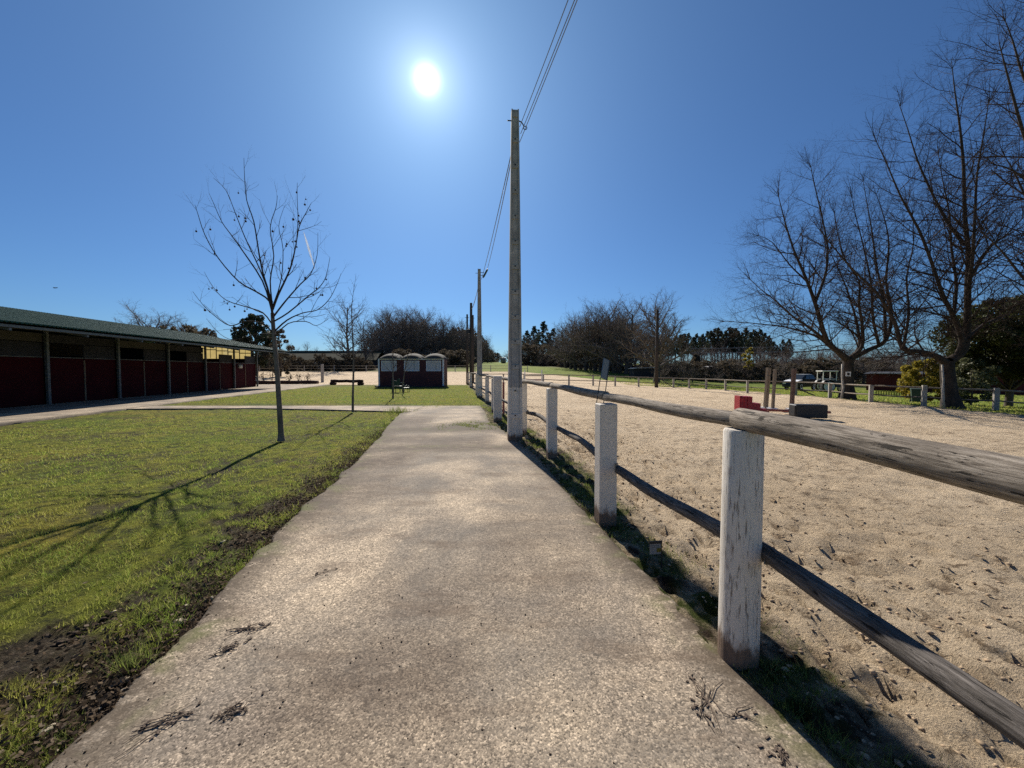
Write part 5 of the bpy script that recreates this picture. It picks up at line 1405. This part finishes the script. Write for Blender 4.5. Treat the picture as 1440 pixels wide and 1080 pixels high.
# measured heights
for k_, o_ in PR_.items():
    HT[k_] = max(v.co.z for c in o_.children for v in c.data.vertices)
def pine_shape(f): return max(0.15, math.sin(math.pi * min(1.0, (f - 0.40) / 0.60 * 0.75 + 0.25)))
PR_['pine'] = leafy('pine_tree', 'pine', 'tree', (0, 0, 0), 14, 5.4, 3800, 0.34, 'pine', 61, 0.40, 44, shape=pine_shape, trunk_r=0.17)
PR_['pine2'] = leafy('pine_tree', 'pine', 'tree', (0, 0, 0), 14, 4.8, 3400, 0.34, 'pine', 62, 0.44, 40, shape=pine_shape, trunk_r=0.15)
PR_['rust'] = leafy('pine_tree', 'pine', 'tree', (0, 0, 0), 14, 4.8, 3400, 0.34, 'pinerust', 63, 0.38, 40, shape=pine_shape, trunk_r=0.15)
PR_['bush'] = leafy('bush', 'bush', 'bush', (0, 0, 0), 3, 4.2, 3200, 0.20, 'hedge', 64, 0.04, 26, shape=lambda f: max(0.15, (1.02 - f * f)) ** 0.5)
for k_ in ('pine', 'pine2', 'rust', 'bush'): HT[k_] = max(v.co.z for c in PR_[k_].children for v in c.data.vertices)
used = set()
def P_(kind, px, py, d, label, group=None, wide=1.0):
    if kind in used: return place(PR_[kind], px, py, d, HT[kind], label, group, wide)
    used.add(kind); o = PR_[kind]
    q = at(px, py, d); z = Hf(q.x, d) - 0.05; s = (q.z - z) / HT[kind]
    o.location = (q.x, d, z); o.scale = (s * wide, s * wide, s); tag(o, label, None, group); bpy.context.view_layer.update(); return o

# wood behind the booth
gl_ = 'trees of the bare wood behind the booth'; lb = 'tall bare tree in the dense wood behind the booth'
rs = random.Random(5)
def skyline(pts):
    xs_, ys_ = [p[0] for p in pts], [p[1] for p in pts]
    return lambda x: float(np.interp(x, xs_, ys_))
sk = skyline([(512, 470), (530, 436), (548, 432), (575, 432), (600, 436), (618, 448), (640, 452), (660, 462), (682, 474), (697, 490), (712, 498)])
for i, px in enumerate(range(516, 690, 5)):
    P_(('oak', 'tall2', 'oak2')[i % 3], px + rs.uniform(-3, 3), sk(px) + rs.uniform(-15, -4), 118 + (px - 518) * 0.35 + rs.uniform(-7, 7), lb, gl_)
for i, px in enumerate(range(522, 692, 6)):
    P_(('tall2', 'tall', 'oak2')[i % 3], px + rs.uniform(-3, 3), sk(px) + rs.uniform(-8, 10), 104 + (px - 518) * 0.35 + rs.uniform(-5, 5), lb, gl_)
lb2 = 'far tree on the skyline between the poles'; gl2 = 'far trees on the skyline between the poles'
for i, px in enumerate(range(642, 738, 6)):
    P_(('oak', 'bush', 'pine', 'oak2')[i % 4], px + rs.uniform(-3, 3), min(sk(px), 490) + (6 if i % 4 == 1 else 0) + rs.uniform(-2, 7), 225 + rs.uniform(-12, 30), lb2, gl2, 1.5)
# trees right of the poles
sk = skyline([(732, 470), (745, 458), (760, 452), (785, 456), (800, 446), (812, 436), (840, 424), (862, 414), (885, 420), (900, 445)])
gl3 = 'bare trees along the edge of the meadow'; lb3 = 'bushy bare tree in the row along the edge of the meadow'
for i, px in enumerate((796, 803, 810, 817, 824, 831, 838, 845, 852, 859, 866, 873, 881, 888)):
    P_(('oak', 'oak2')[i % 2], px, sk(px) + rs.uniform(-14, -2), 96 - (px - 790) * 0.22 + rs.uniform(-4, 4), lb3, gl3)
for i, px in enumerate(range(786, 936, 6)):
    P_(('oak2', 'tall', 'oak')[i % 3], px, sk(px) + rs.uniform(-4, 18), 110 + rs.uniform(-6, 6), lb3, gl3)
gl4 = 'pines at the left end of the tree row'; lb4 = 'pine tree with a rounded top right of the poles'
for i, (px, py, d) in enumerate(((741, 464, 150), (751, 458, 146), (764, 451, 132), (778, 461, 130))):
    P_(('pine', 'pine2')[i % 2], px, py, d, lb4, gl4, 1.15)
for i, px in enumerate((732, 738, 744, 750, 756, 763, 770, 776, 782, 788, 794)):
    P_(('oak', 'tall', 'oak2')[i % 3], px, 466 + rs.uniform(-8, 16), 128 + rs.uniform(-10, 10), 'slim bare tree among the pines right of the poles', 'slim bare trees among the pines', 1.0)
# the great bare oak, alone, with its own shape
T = Tree(71); Dk = 56.0; c_ = at(923, 535, Dk); zb = Hf(c_.x, Dk)
kk = proto_bare(72, 12, 0.46, 1.55, 0.20, 0.03, n1=22, r0=0.38, ang=54)
ok = kk.emit('bare_tree', 'great spreading bare oak behind the dark pole at the far fence', 'tree', Vector((0, 0, 0)), MT['farbark'], MT['fartwig'])
hh = max(v.co.z for c in ok.children for v in c.data.vertices); s_ = (at(923, 400, Dk).z - zb) / hh
PR_['great'] = ok; HT['great'] = hh; used.add('great')
ok.location = (c_.x, Dk, zb); ok.scale = (s_ * 1.05, s_ * 1.05, s_)
# pine wood on the right
sk = skyline([(936, 482), (950, 474), (985, 470), (1000, 464), (1035, 463), (1075, 466), (1090, 484), (1110, 480), (1180, 480), (1290, 482), (1440, 482)])
gl5 = 'pines of the far wood on the right'; lb5 = 'dark pine in the far wood behind the arena'
for i, px in enumerate(range(930, 1112, 5)):
    P_(('pine', 'pine2', 'pine', 'rust')[i % 4], px + rs.uniform(-2, 2), sk(px) + rs.uniform(-5, 3), 140 + rs.uniform(-14, 14), lb5, gl5, 1.0)
for i, px in enumerate(range(930, 1112, 7)):
    P_(('oak', 'oak2', 'tall2', 'oak2')[i % 4], px + rs.uniform(-2, 2), sk(px) + rs.uniform(8, 30), 112 + rs.uniform(-10, 10), 'bare tree in front of the far pine wood', 'bare trees in front of the far pine wood')
gl6 = 'bare trees behind the tractor and the red shed'; lb6 = 'brown bare tree in the wood behind the tractor and the red shed'
for i, px in enumerate(range(1088, 1470, 10)):
    P_(('oak', 'oak2', 'tall', 'oak2')[i % 4], px + rs.uniform(-3, 3), sk(px) + rs.uniform(-3, 12), 92 + rs.uniform(-14, 10), lb6, gl6, 1.25)
gl7 = 'scrub along the foot of the far woods'; 
for i, px in enumerate(range(748, 1240, 8)):
    P_(('bush', 'scrub')[i % 2], px + rs.uniform(-4, 4), (508 if px > 866 else 501) + rs.uniform(-7, 7), (76 if px > 866 else 110) + rs.uniform(-6, 10), 'low brown scrub at the foot of the woods right of the poles', gl7, 1.5)
for i, px in enumerate(range(518, 660, 7)):
    P_(('scrub', 'bush')[i % 2], px + rs.uniform(-4, 4), 497 + rs.uniform(-9, 7), 100 + rs.uniform(-4, 6), 'low brown scrub under the wood behind the booth', 'scrub under the wood behind the booth', 1.5)
for i, px in enumerate(range(930, 1250, 9)):
    P_(('scrub', 'bush', 'oak2')[i % 3], px + rs.uniform(-4, 4), 513 + rs.uniform(-9, 5) - (8 if i % 3 == 2 else 0) - (8 if px > 1080 else 0), 60 + rs.uniform(-3, 9), 'brown scrub between the far fence and the pine wood', 'scrub between the far fence and the pine wood', 1.5)
for i, px in enumerate(range(1092, 1475, 13)):
    P_(('oak', 'scrub', 'oak2')[i % 3], px + rs.uniform(-4, 4), 494 + rs.uniform(-6, 8), 74 + rs.uniform(-5, 5), lb6, gl6, 1.35)
for i, px in enumerate(range(738, 806, 7)):
    P_(('scrub', 'bush')[i % 2], px + rs.uniform(-3, 3), 488 + rs.uniform(-6, 9), 116 + rs.uniform(-5, 5), 'brown undergrowth below the pines right of the poles', 'undergrowth below the pines right of the poles', 1.5)
# left of the wood
P_('tall', 492, 412, 84, 'tall bare tree at the left end of the wood beside the young tree', None, 1.25)
P_('tall2', 513, 432, 92, 'bare tree touching the left end of the wood', None, 1.2)
for i, px in enumerate((404, 418, 432, 446)):
    P_('tall', px, 478 + (i % 2) * 8, 150, 'thin far tree above the long mossy roof', 'thin far trees above the long mossy roof')
# over the stable roof
P_('great', 205, 421, 62, 'wide spreading bare tree rising behind the stable roof', None, 1.35)
P_('great', 256, 438, 66, 'lower bare tree right of the spreading one behind the stable roof', None, 1.2)
for i, px in enumerate((168, 190, 212, 234, 256, 276, 292)):
    P_('bush', px, (462, 458, 457, 456, 455, 456, 460)[i], 58 + (i % 2) * 2, 'dark brown hedge tree showing above the stable roof', 'hedge trees showing above the stable roof', 0.62)
e_ = at(358, 441, 62); ze = Hf(e_.x, 62)
leafy('evergreen_tree', 'tall dark evergreen with gaps in its crown beside the end of the stable', 'tree', (e_.x, 62, ze), e_.z - ze, 6.6, 8000, 0.34, 'euc', 81, 0.22, 44)
e_ = at(340, 462, 66); ze = Hf(e_.x, 66)
leafy('evergreen_tree', 'smaller dark evergreen left of the tall one at the end of the stable', 'tree', (e_.x, 66, ze), e_.z - ze, 4.5, 4500, 0.34, 'euc', 82, 0.15, 28)
e_ = at(392, 462, 60); ze = Hf(e_.x, 60)
leafy('bush', 'round brown green bush right of the tall evergreen', 'bush', (e_.x, 60, ze), e_.z - ze, 4.6, 2400, 0.30, 'hedge', 83, 0.08, 22)
for i, px in enumerate((362, 376, 390, 404, 420, 436, 450, 464, 478, 492, 506, 518)):
    P_('bush', px, 496 + (i % 3) * 5, 79 + i % 2, 'dark bush in the row along the back of the sand yard', 'bushes along the back of the sand yard', 1.2)
# right-hand garden
e_ = at(1425, 416, 25.5); ze = Hf(e_.x, 25.5)
leafy('evergreen_tree', 'broad dark glossy evergreen tree at the right edge of the view', 'tree', (e_.x, 25.5, ze), e_.z - ze, 7.4, 36000, 0.19, 'magnolia', 84, 0.33, 64, trunk_r=0.16)
e_ = at(1300, 505, 27.5); ze = Hf(e_.x, 27.5)
leafy('bush', 'yellow green rounded bush in front of the red wall', 'bush', (e_.x, 27.5, ze), e_.z - ze, 3.3, 7000, 0.16, 'yellowbush', 85, 0.10, 24, trunk_r=0.05)
e_ = at(1368, 503, 25.0); ze = Hf(e_.x, 25.0)
leafy('bush', 'pale leaved bush right of the tall plane trunk', 'bush', (e_.x, 25.0, ze), e_.z - ze, 2.8, 5000, 0.15, 'palebush', 86, 0.15, 20, trunk_r=0.04)
e_ = at(1053, 488, 62); ze = Hf(e_.x, 62)
leafy('young_tree', 'slim young tree with yellow leaves behind the far fence', 'tree', (e_.x, 62, ze), e_.z - ze, 2.3, 1200, 0.24, 'yellowbush', 87, 0.38, 14, trunk_r=0.06)
e_ = at(982, 497, 88); ze = Hf(e_.x, 88)
leafy('bush', 'dark cone shaped shrub round the short pole', 'bush', (e_.x, 89, ze), e_.z - ze, 6.5, 2600, 0.34, 'hedge', 88, 0.05, 26, shape=lambda f: max(0.1, 1.05 - f))
# ------------------------------------------------------------------ things beyond the right-hand fence
def wheel(parent, c, r, w, ax='x'):
    Mw = Matrix.Rotation(R(90), 4, 'X')
    b = MB(); b.lathe([(r * 0.62, -w / 2), (r * 0.9, -w / 2), (r, -w * 0.3), (r, w * 0.3), (r * 0.9, w / 2), (r * 0.62, w / 2), (r * 0.62, -w / 2)], 28, (0, 0, 0), Mw)
    for k in range(14):
        a = k * 2 * math.pi / 14; m = Matrix.Rotation(-a, 4, 'Y'); b.box(m @ Vector((r * 0.99, 0, 0)), (r * 0.06, w * 0.9, r * 0.09), M=m)
    wh = b.build('wheel', MT['rubber'], parent, smooth=False); wh.location = c
    b = MB(); b.lathe([(0, -w * 0.22), (r * 0.25, -w * 0.22), (r * 0.30, -w * 0.1), (r * 0.52, -w * 0.14), (r * 0.66, -w * 0.53), (r * 0.80, -w * 0.53), (r * 0.80, w * 0.53), (r * 0.66, w * 0.53), (r * 0.3, w * 0.1), (0, w * 0.1)], 24, (0, 0, 0), Mw); b.build('rim', MT['rim'], wh, smooth=True)
    return wh
# tractor: front towards +x of its own frame
dT = 42.0; q = at(1168, 550, dT)
tr_ = thing('tractor', 'old dark tractor with pale wheel rims and a cab behind the arena fence', 'tractor', (q.x, dT, Hf(q.x, dT)), R(-14))
for sy in (-1, 1):
    wheel(tr_, (-0.55, sy * 0.72, 0.62), 0.62, 0.34); wheel(tr_, (1.28, sy * 0.66, 0.36), 0.36, 0.2)
b = MB(); b.prism([(-0.2, 0.55), (1.62, 0.5), (1.66, 0.62), (1.66, 1.12), (1.55, 1.22), (0.3, 1.30), (-0.2, 1.30)], -0.27, 0.27); b.build('hood', MT['tractor'], tr_, bevel=0.03)
b = MB(); b.box((1.675, 0, 0.86), (0.03, 0.42, 0.46)); b.build('grille', MT['steel'], tr_)
b = MB(); b.box((-0.5, 0, 0.62), (0.9, 0.5, 0.5)); b.cyl((-0.55, -0.7, 0.62), (-0.55, 0.7, 0.62), 0.09); b.cyl((1.28, -0.62, 0.36), (1.28, 0.62, 0.36), 0.06); b.build('chassis', MT['tractor'], tr_)
for sy in (-1, 1):
    b = MB(); b.prism([(-1.2, 0.95), (-1.0, 1.25), (-0.6, 1.38), (-0.15, 1.25), (0.05, 0.95), (0.0, 0.93), (-0.18, 1.2), (-0.6, 1.32), (-0.98, 1.2), (-1.15, 0.93)], sy * 0.72 - 0.19, sy * 0.72 + 0.19); b.build('fender', MT['tractor'], tr_)
    b = MB(); b.cyl((1.62, sy * 0.2, 1.08), (1.70, sy * 0.2, 1.08), 0.08); b.build('headlight', MT['white'], tr_)
b = MB()
for x in (-1.0, 0.22):
    for y in (-0.6, 0.6): b.box((x, y, 1.72), (0.06, 0.06, 1.0))
b.box((-0.39, -0.6, 1.42), (1.16, 0.05, 0.06)); b.box((-0.39, 0.6, 1.42), (1.16, 0.05, 0.06)); b.build('cab_frame', MT['rim'], tr_)
b = MB(); b.box((-0.39, 0, 2.27), (1.5, 1.4, 0.10)); b.build('cab_roof', MT['rim'], tr_, bevel=0.03)
b = MB(); b.box((-0.5, 0, 1.2), (0.5, 0.5, 0.1)); b.box((-0.76, 0, 1.45), (0.1, 0.5, 0.45)); b.build('driver_seat', MT['black'], tr_, bevel=0.03)
b = MB(); b.cyl((0.9, 0.1, 1.25), (0.9, 0.1, 1.95), 0.035); b.build('exhaust', MT['wire'], tr_)
b = MB(); b.tube([(-0.02 + 0.16 * math.cos(a), 0.16 * math.sin(a), 1.52 + 0.06 * math.cos(a)) for a in [i * math.pi / 8 for i in range(17)]], 0.015, 6); b.build('steering_wheel', MT['black'], tr_)
# car, seen from its front left corner
dC = 46.0; q = at(1125, 548, dC)
cr = thing('parked_car', 'dark parked car with sun glare painted pale on its bonnet and roof left of the tractor', 'car', (q.x, dC, Hf(q.x, dC)), R(205), scale=(0.98, 1.0, 1.22))
tp = lambda x, z: 1.0 if z < 0.98 else 1.0 - 0.20 * min(1, (z - 0.98) / 0.5)
b = MB(); b.prism([(-2.0, 0.35), (2.05, 0.32), (2.12, 0.55), (2.02, 0.86), (0.95, 1.0), (0.95, 1.003), (-1.95, 1.02), (-2.08, 0.9), (-2.08, 0.5)], -0.86, 0.86); b.build('body', MT['carpaint'], cr, bevel=0.06)
b = MB(); b.prism([(1.98, 0.872), (0.97, 1.012), (0.97, 1.03), (1.5, 0.985), (2.0, 0.885)], -0.78, 0.78); b.build('bonnet', MT['carglare'], cr, bevel=0.01)
b = MB(); b.prism([(0.95, 1.02), (0.25, 1.50), (-1.35, 1.52), (-1.95, 1.03)], -0.80, 0.80, taper=tp); b.build('cabin', MT['carpaint'], cr, bevel=0.05)
b = MB(); b.prism([(0.98, 1.05), (0.33, 1.47), (0.345, 1.48), (1.0, 1.06)], -0.66, 0.66); b.build('windscreen', MT['glass'], cr)
b = MB(); b.box((-0.5, 0, 1.535), (1.5, 1.15, 0.03)); b.build('roof_panel', MT['carglare'], cr, bevel=0.012)  # pale panel added for the glare on the roof
for sy in (-1, 1):
    for (x0, x1) in ((0.55, -0.35), (-0.42, -1.4)):
        b = MB(); b.add([(x0, sy * 0.815, 1.08), (x1, sy * 0.815, 1.08), (x1 + 0.02, sy * 0.715, 1.43), (x0 - 0.42 * (x0 > 0), sy * 0.715, 1.43)], [(0, 1, 2, 3)]); o = b.build('window', MT['glass'], cr); m_ = o.modifiers.new('t', 'SOLIDIFY'); m_.thickness = 0.01
    b = MB(); b.box((2.07, sy * 0.62, 0.70), (0.08, 0.34, 0.16)); b.build('headlight', MT['rim'], cr, bevel=0.02)
    b = MB(); b.box((0.72, sy * 0.92, 1.06), (0.1, 0.16, 0.13)); b.build('mirror', MT['carpaint'], cr, bevel=0.02)
    for x in (1.35, -1.3): wheel(cr, (x, sy * 0.76, 0.33), 0.33, 0.22)
b = MB(); b.box((2.12, 0, 0.42), (0.1, 1.6, 0.18)); b.build('bumper', MT['black'], cr, bevel=0.03)
# red shed wall behind
q0, q1 = at(1218, 548, 46.0), at(1478, 556, 36.0)
z0 = Hf(q0.x, 46) - 0.1; d_ = Vector((q1.x - q0.x, q1.y - q0.y, 0)); LL = d_.length
sh = thing('red_shed', 'long low dark red shed with a roof glint added as a pale strip behind the bare trees', 'shed', (q0.x, q0.y, z0), math.atan2(d_.y, d_.x))
b = MB(); b.box((LL / 2, 0, 1.0), (LL, 0.12, 2.0)); b.box((0.06, 1.8, 1.0), (0.12, 3.5, 2.0)); b.box((LL - 0.06, 1.8, 1.0), (0.12, 3.5, 2.0)); b.build('wall', MT['redwall'], sh)
b = MB(); b.prism([(-0.4, 2.02), (4.0, 2.25), (4.0, 2.30), (-0.4, 2.07)], 0, 1, M=Matrix(((0, LL + 0.5, 0, -0.25), (1, 0, 0, 0), (0, 0, 1, 0), (0, 0, 0, 1)))); b.build('roof', MT['darkboard'], sh)
b = MB(); b.box((2.0, -0.30, 2.14), (3.0, 0.5, 0.05)); b.build('pale_sheet_and_glint', MT['tile'], sh)  # pale strip added for the glint along the roof
b = MB()
for k in range(11): b.box((1 + k * (LL - 2) / 10, -0.08, 1.0), (0.09, 0.05, 1.98))
b.build('wall_battens', MT['redwall'], sh)
# yellow picket fence
a, c = at(1232, 555, 36), at(1284, 558, 34); a.z = Hf(a.x, a.y); d_ = Vector((c.x - a.x, c.y - a.y, 0)); LL = d_.length
pf = thing('picket_fence', 'low yellow picket fence in front of the red shed', 'fence', a, math.atan2(d_.y, d_.x))
n = 15
for k in range(n):
    b = MB(); b.prism([(-0.045, 0), (0.045, 0), (0.045, 0.48), (0, 0.55), (-0.045, 0.48)], -0.012, 0.012); o = b.build('picket', MT['yellow'], pf); o.location = (k * LL / (n - 1), 0, 0)
b = MB(); b.box((LL / 2, 0.026, 0.15), (LL, 0.025, 0.05)); b.build('rail', MT['yellow'], pf)
b = MB(); b.box((LL / 2, 0.026, 0.38), (LL, 0.025, 0.05)); b.build('rail', MT['yellow'], pf)
# wheeled bin
q = at(1288, 561, 25.5)
bn = thing('wheeled_bin', 'dark green wheeled bin under the yellow green bush', 'bin', (q.x, 25.5, Hf(q.x, 25.5)), R(-40), scale=(0.9, 0.9, 0.9))
b = MB(); b.add([(-.22, -.26, .06), (.22, -.26, .06), (.22, .2, .06), (-.22, .2, .06), (-.29, -.33, .95), (.29, -.33, .95), (.29, .3, .95), (-.29, .3, .95)], [(0, 3, 2, 1), (4, 5, 6, 7), (0, 1, 5, 4), (1, 2, 6, 5), (2, 3, 7, 6), (3, 0, 4, 7)]); b.build('bin_body', MT['binplastic'], bn, bevel=0.02)
b = MB(); b.prism([(-0.36, 0.95), (0.34, 0.95), (0.34, 1.0), (0.1, 1.06), (-0.36, 1.0)], -0.31, 0.31, M=Matrix.Rotation(R(90), 4, 'Z')); b.build('lid', MT['binplastic'], bn, bevel=0.01)
for sx in (-1, 1):
    o = MB().lathe([(0, -0.03), (0.1, -0.03), (0.1, 0.03), (0, 0.03)], 16, (0, 0, 0), Matrix.Rotation(R(90), 4, 'Y')).build('wheel', MT['rubber'], bn); o.location = (sx * 0.26, 0.22, 0.1)
# stakes and the plate on the trunks
def stick(pts, d, r, label):
    P = [at(x, y, d) for x, y in pts]; P[0].z = Hf(P[0].x, d) - 0.05
    o = MB().tube(P, [r, r * 0.9] + [r * 0.7] * (len(P) - 2), 8).build('stake', MT['palewood'], None, smooth=True, off=P[0]); o.location = P[0]; return tag(o, label, 'stake')
stick([(1183, 560), (1186, 545), (1184, 530), (1184.5, 512)], 25.2, 0.07, 'pale crooked stake leaning beside the trunk next to the tractor')
stick([(1327, 568), (1326, 550), (1326.5, 535), (1325, 513)], 19.6, 0.055, 'pale stake beside the trunk of the tall plane tree')
q = at(1193, 526, 25.45)
t = thing('trunk_plate', 'small white plate with a dark mark on the plane trunk by the tractor', 'plate', q, R(-30))
b = MB(); b.box((0, 0, 0), (0.26, 0.03, 0.30)); b.build('plate', MT['white'], t, bevel=0.01)
b = MB(); b.prism([(-0.05, -0.08), (0.05, -0.08), (0.07, -0.04), (0.07, 0.04), (0.05, 0.08), (-0.05, 0.08), (-0.07, 0.04), (-0.07, -0.04)], -0.022, -0.012); b.build('mark', MT['black'], t)
# sheds far off
def shed(px, py_roof, py_base, d, w, label, depth=4.0, rz=0.0, wallm='redwall', roofm='tile'):
    q = at(px, py_roof, d); z = Hf(q.x, d); h = max(1.6, q.z - z)
    t = thing('shed', label, 'shed', (q.x, d, z), rz)
    b = MB(); b.box((0, depth / 2, h * 0.45), (w * 0.92, depth * 0.9, h * 0.9)); b.build('wall', MT[wallm], t)
    b = MB(); b.prism([(-w / 2, h * 0.93), (-w * 0.34, h * 1.0), (w / 2, h * 1.03), (w / 2, h * 0.97), (-w * 0.34, h * 0.94), (-w / 2, h * 0.88)], -0.3, depth); b.build('roof', MT[roofm], t)
    b = MB(); b.box((0.1 * w, depth * 0.05 - 0.02, h * 0.38), (w * 0.3, 0.05, h * 0.7)); b.build('door', MT['darkboard'], t)
shed(1020, 514.5, 528, 70, 4.6, 'small far shed with a pale sheet roof right of the short pole', 4, 0, 'darkboard')
shed(1005, 522, 528, 84, 10, 'low dark far shed behind the pale roofed one', 4, 0, 'redwall', 'darkboard')
shed(906, 517, 524, 66, 3.8, 'low pale topped shelter at the foot of the great oak', 3, 0, 'darkboard')
# long low building with a mossy roof behind the yard on the left
q0, q1 = at(360, 500, 92), at(530, 500, 92); z = Hf((q0.x + q1.x) / 2, 92) - 0.3
lb_ = thing('long_barn', 'long low dark barn with a mossy roof behind the left of the sand yard', 'barn', ((q0.x + q1.x) / 2, 92, z))
w = q1.x - q0.x; hE = at(440, 506, 92).z - z; hR = at(440, 494, 96).z - z
b = MB(); b.box((0, 3.5, hE / 2), (w * 0.98, 7, hE)); b.build('wall', MT['darkboard'], lb_)
b = MB(); b.add([(-w / 2, -0.6, hE - 0.05), (w / 2, -0.6, hE - 0.05), (w / 2, 3.8, hR), (-w / 2, 3.8, hR), (w / 2, 8.2, hE - 0.05), (-w / 2, 8.2, hE - 0.05), (w / 2, 3.8, hR - 0.2), (-w / 2, 3.8, hR - 0.2)], [(0, 1, 2, 3), (3, 2, 4, 5), (0, 7, 6, 1), (7, 5, 4, 6)]); b.build('roof', MT['mossroof'], lb_)
b = MB(); b.box((0, 3.8, hR + 0.04), (w, 0.4, 0.12)); b.build('ridge', MT['darkboard'], lb_)
for k in range(9):
    b = MB(); b.box((-w * 0.44 + k * w * 0.11, -0.03, hE * 0.42), (w * 0.045, 0.06, hE * 0.7)); b.build('door', MT['steel'] if k % 3 == 1 else MT['maroon'], lb_)
# the air between here and the woods
if HAZE > 0:
    o = MB().box((0, 0, 38), (1400, 1400, 88)).build('haze', None); o['kind'] = 'stuff'; o.display_type = 'WIRE'
    hm = bpy.data.materials.new('air'); hm.use_nodes = True; ht = hm.node_tree
    ht.nodes.remove(ht.nodes['Principled BSDF']); pv = ht.nodes.new('ShaderNodeVolumePrincipled')
    pv.inputs['Color'].default_value = (0.72, 0.84, 1.0, 1); pv.inputs['Density'].default_value = HAZE; pv.inputs['Anisotropy'].default_value = 0.35
    ht.links.new(pv.outputs[0], ht.nodes['Material Output'].inputs['Volume']); o.data.materials.append(hm)
# dry twigs on the concrete
MT['twigmat'] = simple('dry_twig_bark', (0.13, 0.098, 0.075), 0.9, 0.7, 45, 0.1)
def twig(px, py, L, rz, seed, label, big=False):
    rn = random.Random(seed); p = gp(px, py); p.z = 0.001
    b = MB(); n = 6 if big else 2; L = L * 0.72
    for k in range(n):
        a = rz + rn.uniform(-0.6, 0.6); l = L * rn.uniform(0.5, 1.0) / 2; o = Vector((rn.gauss(0, L * 0.10), rn.gauss(0, L * 0.10), 0))
        if k == 0: o = Vector((0, 0, 0)); l = L / 2
        pts = [o + Vector((math.cos(a) * l * t + rn.gauss(0, 0.008), math.sin(a) * l * t + rn.gauss(0, 0.008), 0.003 + 0.005 * rn.random())) for t in (-1, -0.5, 0, 0.5, 1)]
        b.tube(pts, [0.0010, 0.0018, 0.0021, 0.0016, 0.0008], 5)
    for k in range(24 if big else 6):
        t = rn.gauss(0, 0.45); c = Vector((math.cos(rz) * L * 0.5 * t + rn.gauss(0, 0.022), math.sin(rz) * L * 0.5 * t + rn.gauss(0, 0.022), 0.003)); a = rz + rn.gauss(0, 0.9); l = rn.uniform(0.003, 0.013); w_ = rn.uniform(0.002, 0.005)
        m = Matrix.Rotation(a, 4, 'Z') @ Matrix.Rotation(rn.gauss(0, 0.25), 4, 'Y'); b.box(c, (2 * l, 2 * w_, 0.003), M=m)
    o = b.build('twig', MT['twigmat'], None, smooth=False); o.location = p
    return tag(o, label, 'twig')
tl = [(455, 805, 0.24, 0.35, 'thin dry twig lying alone on the path right of the mud edge', 0), (352, 885, 0.30, 0.5, 'tangle of dry twigs on the path by the left edge', 1),
 (322, 912, 0.16, 0.8, 'small dry twig pair nearest the tangle on the left of the path', 1), (330, 1000, 0.20, 0.6, 'dry forked twig on the near left part of the path', 1),
 (235, 1015, 0.34, 0.6, 'long dry twig cluster at the near left corner of the path', 1), (985, 985, 0.40, 1.3, 'long dark dry twig on the path left of the nearest post', 1),
 (1040, 1002, 0.22, 0.0, 'short dry twig on the path below the nearest post', 0), (1100, 1065, 0.10, 1.5, 'dark dry twig bit at the bottom of the view by the shadow edge', 1)]
for i, (px, py, L, rz, lab, bg_) in enumerate(tl): twig(px, py, L, rz, i, lab, bool(bg_))
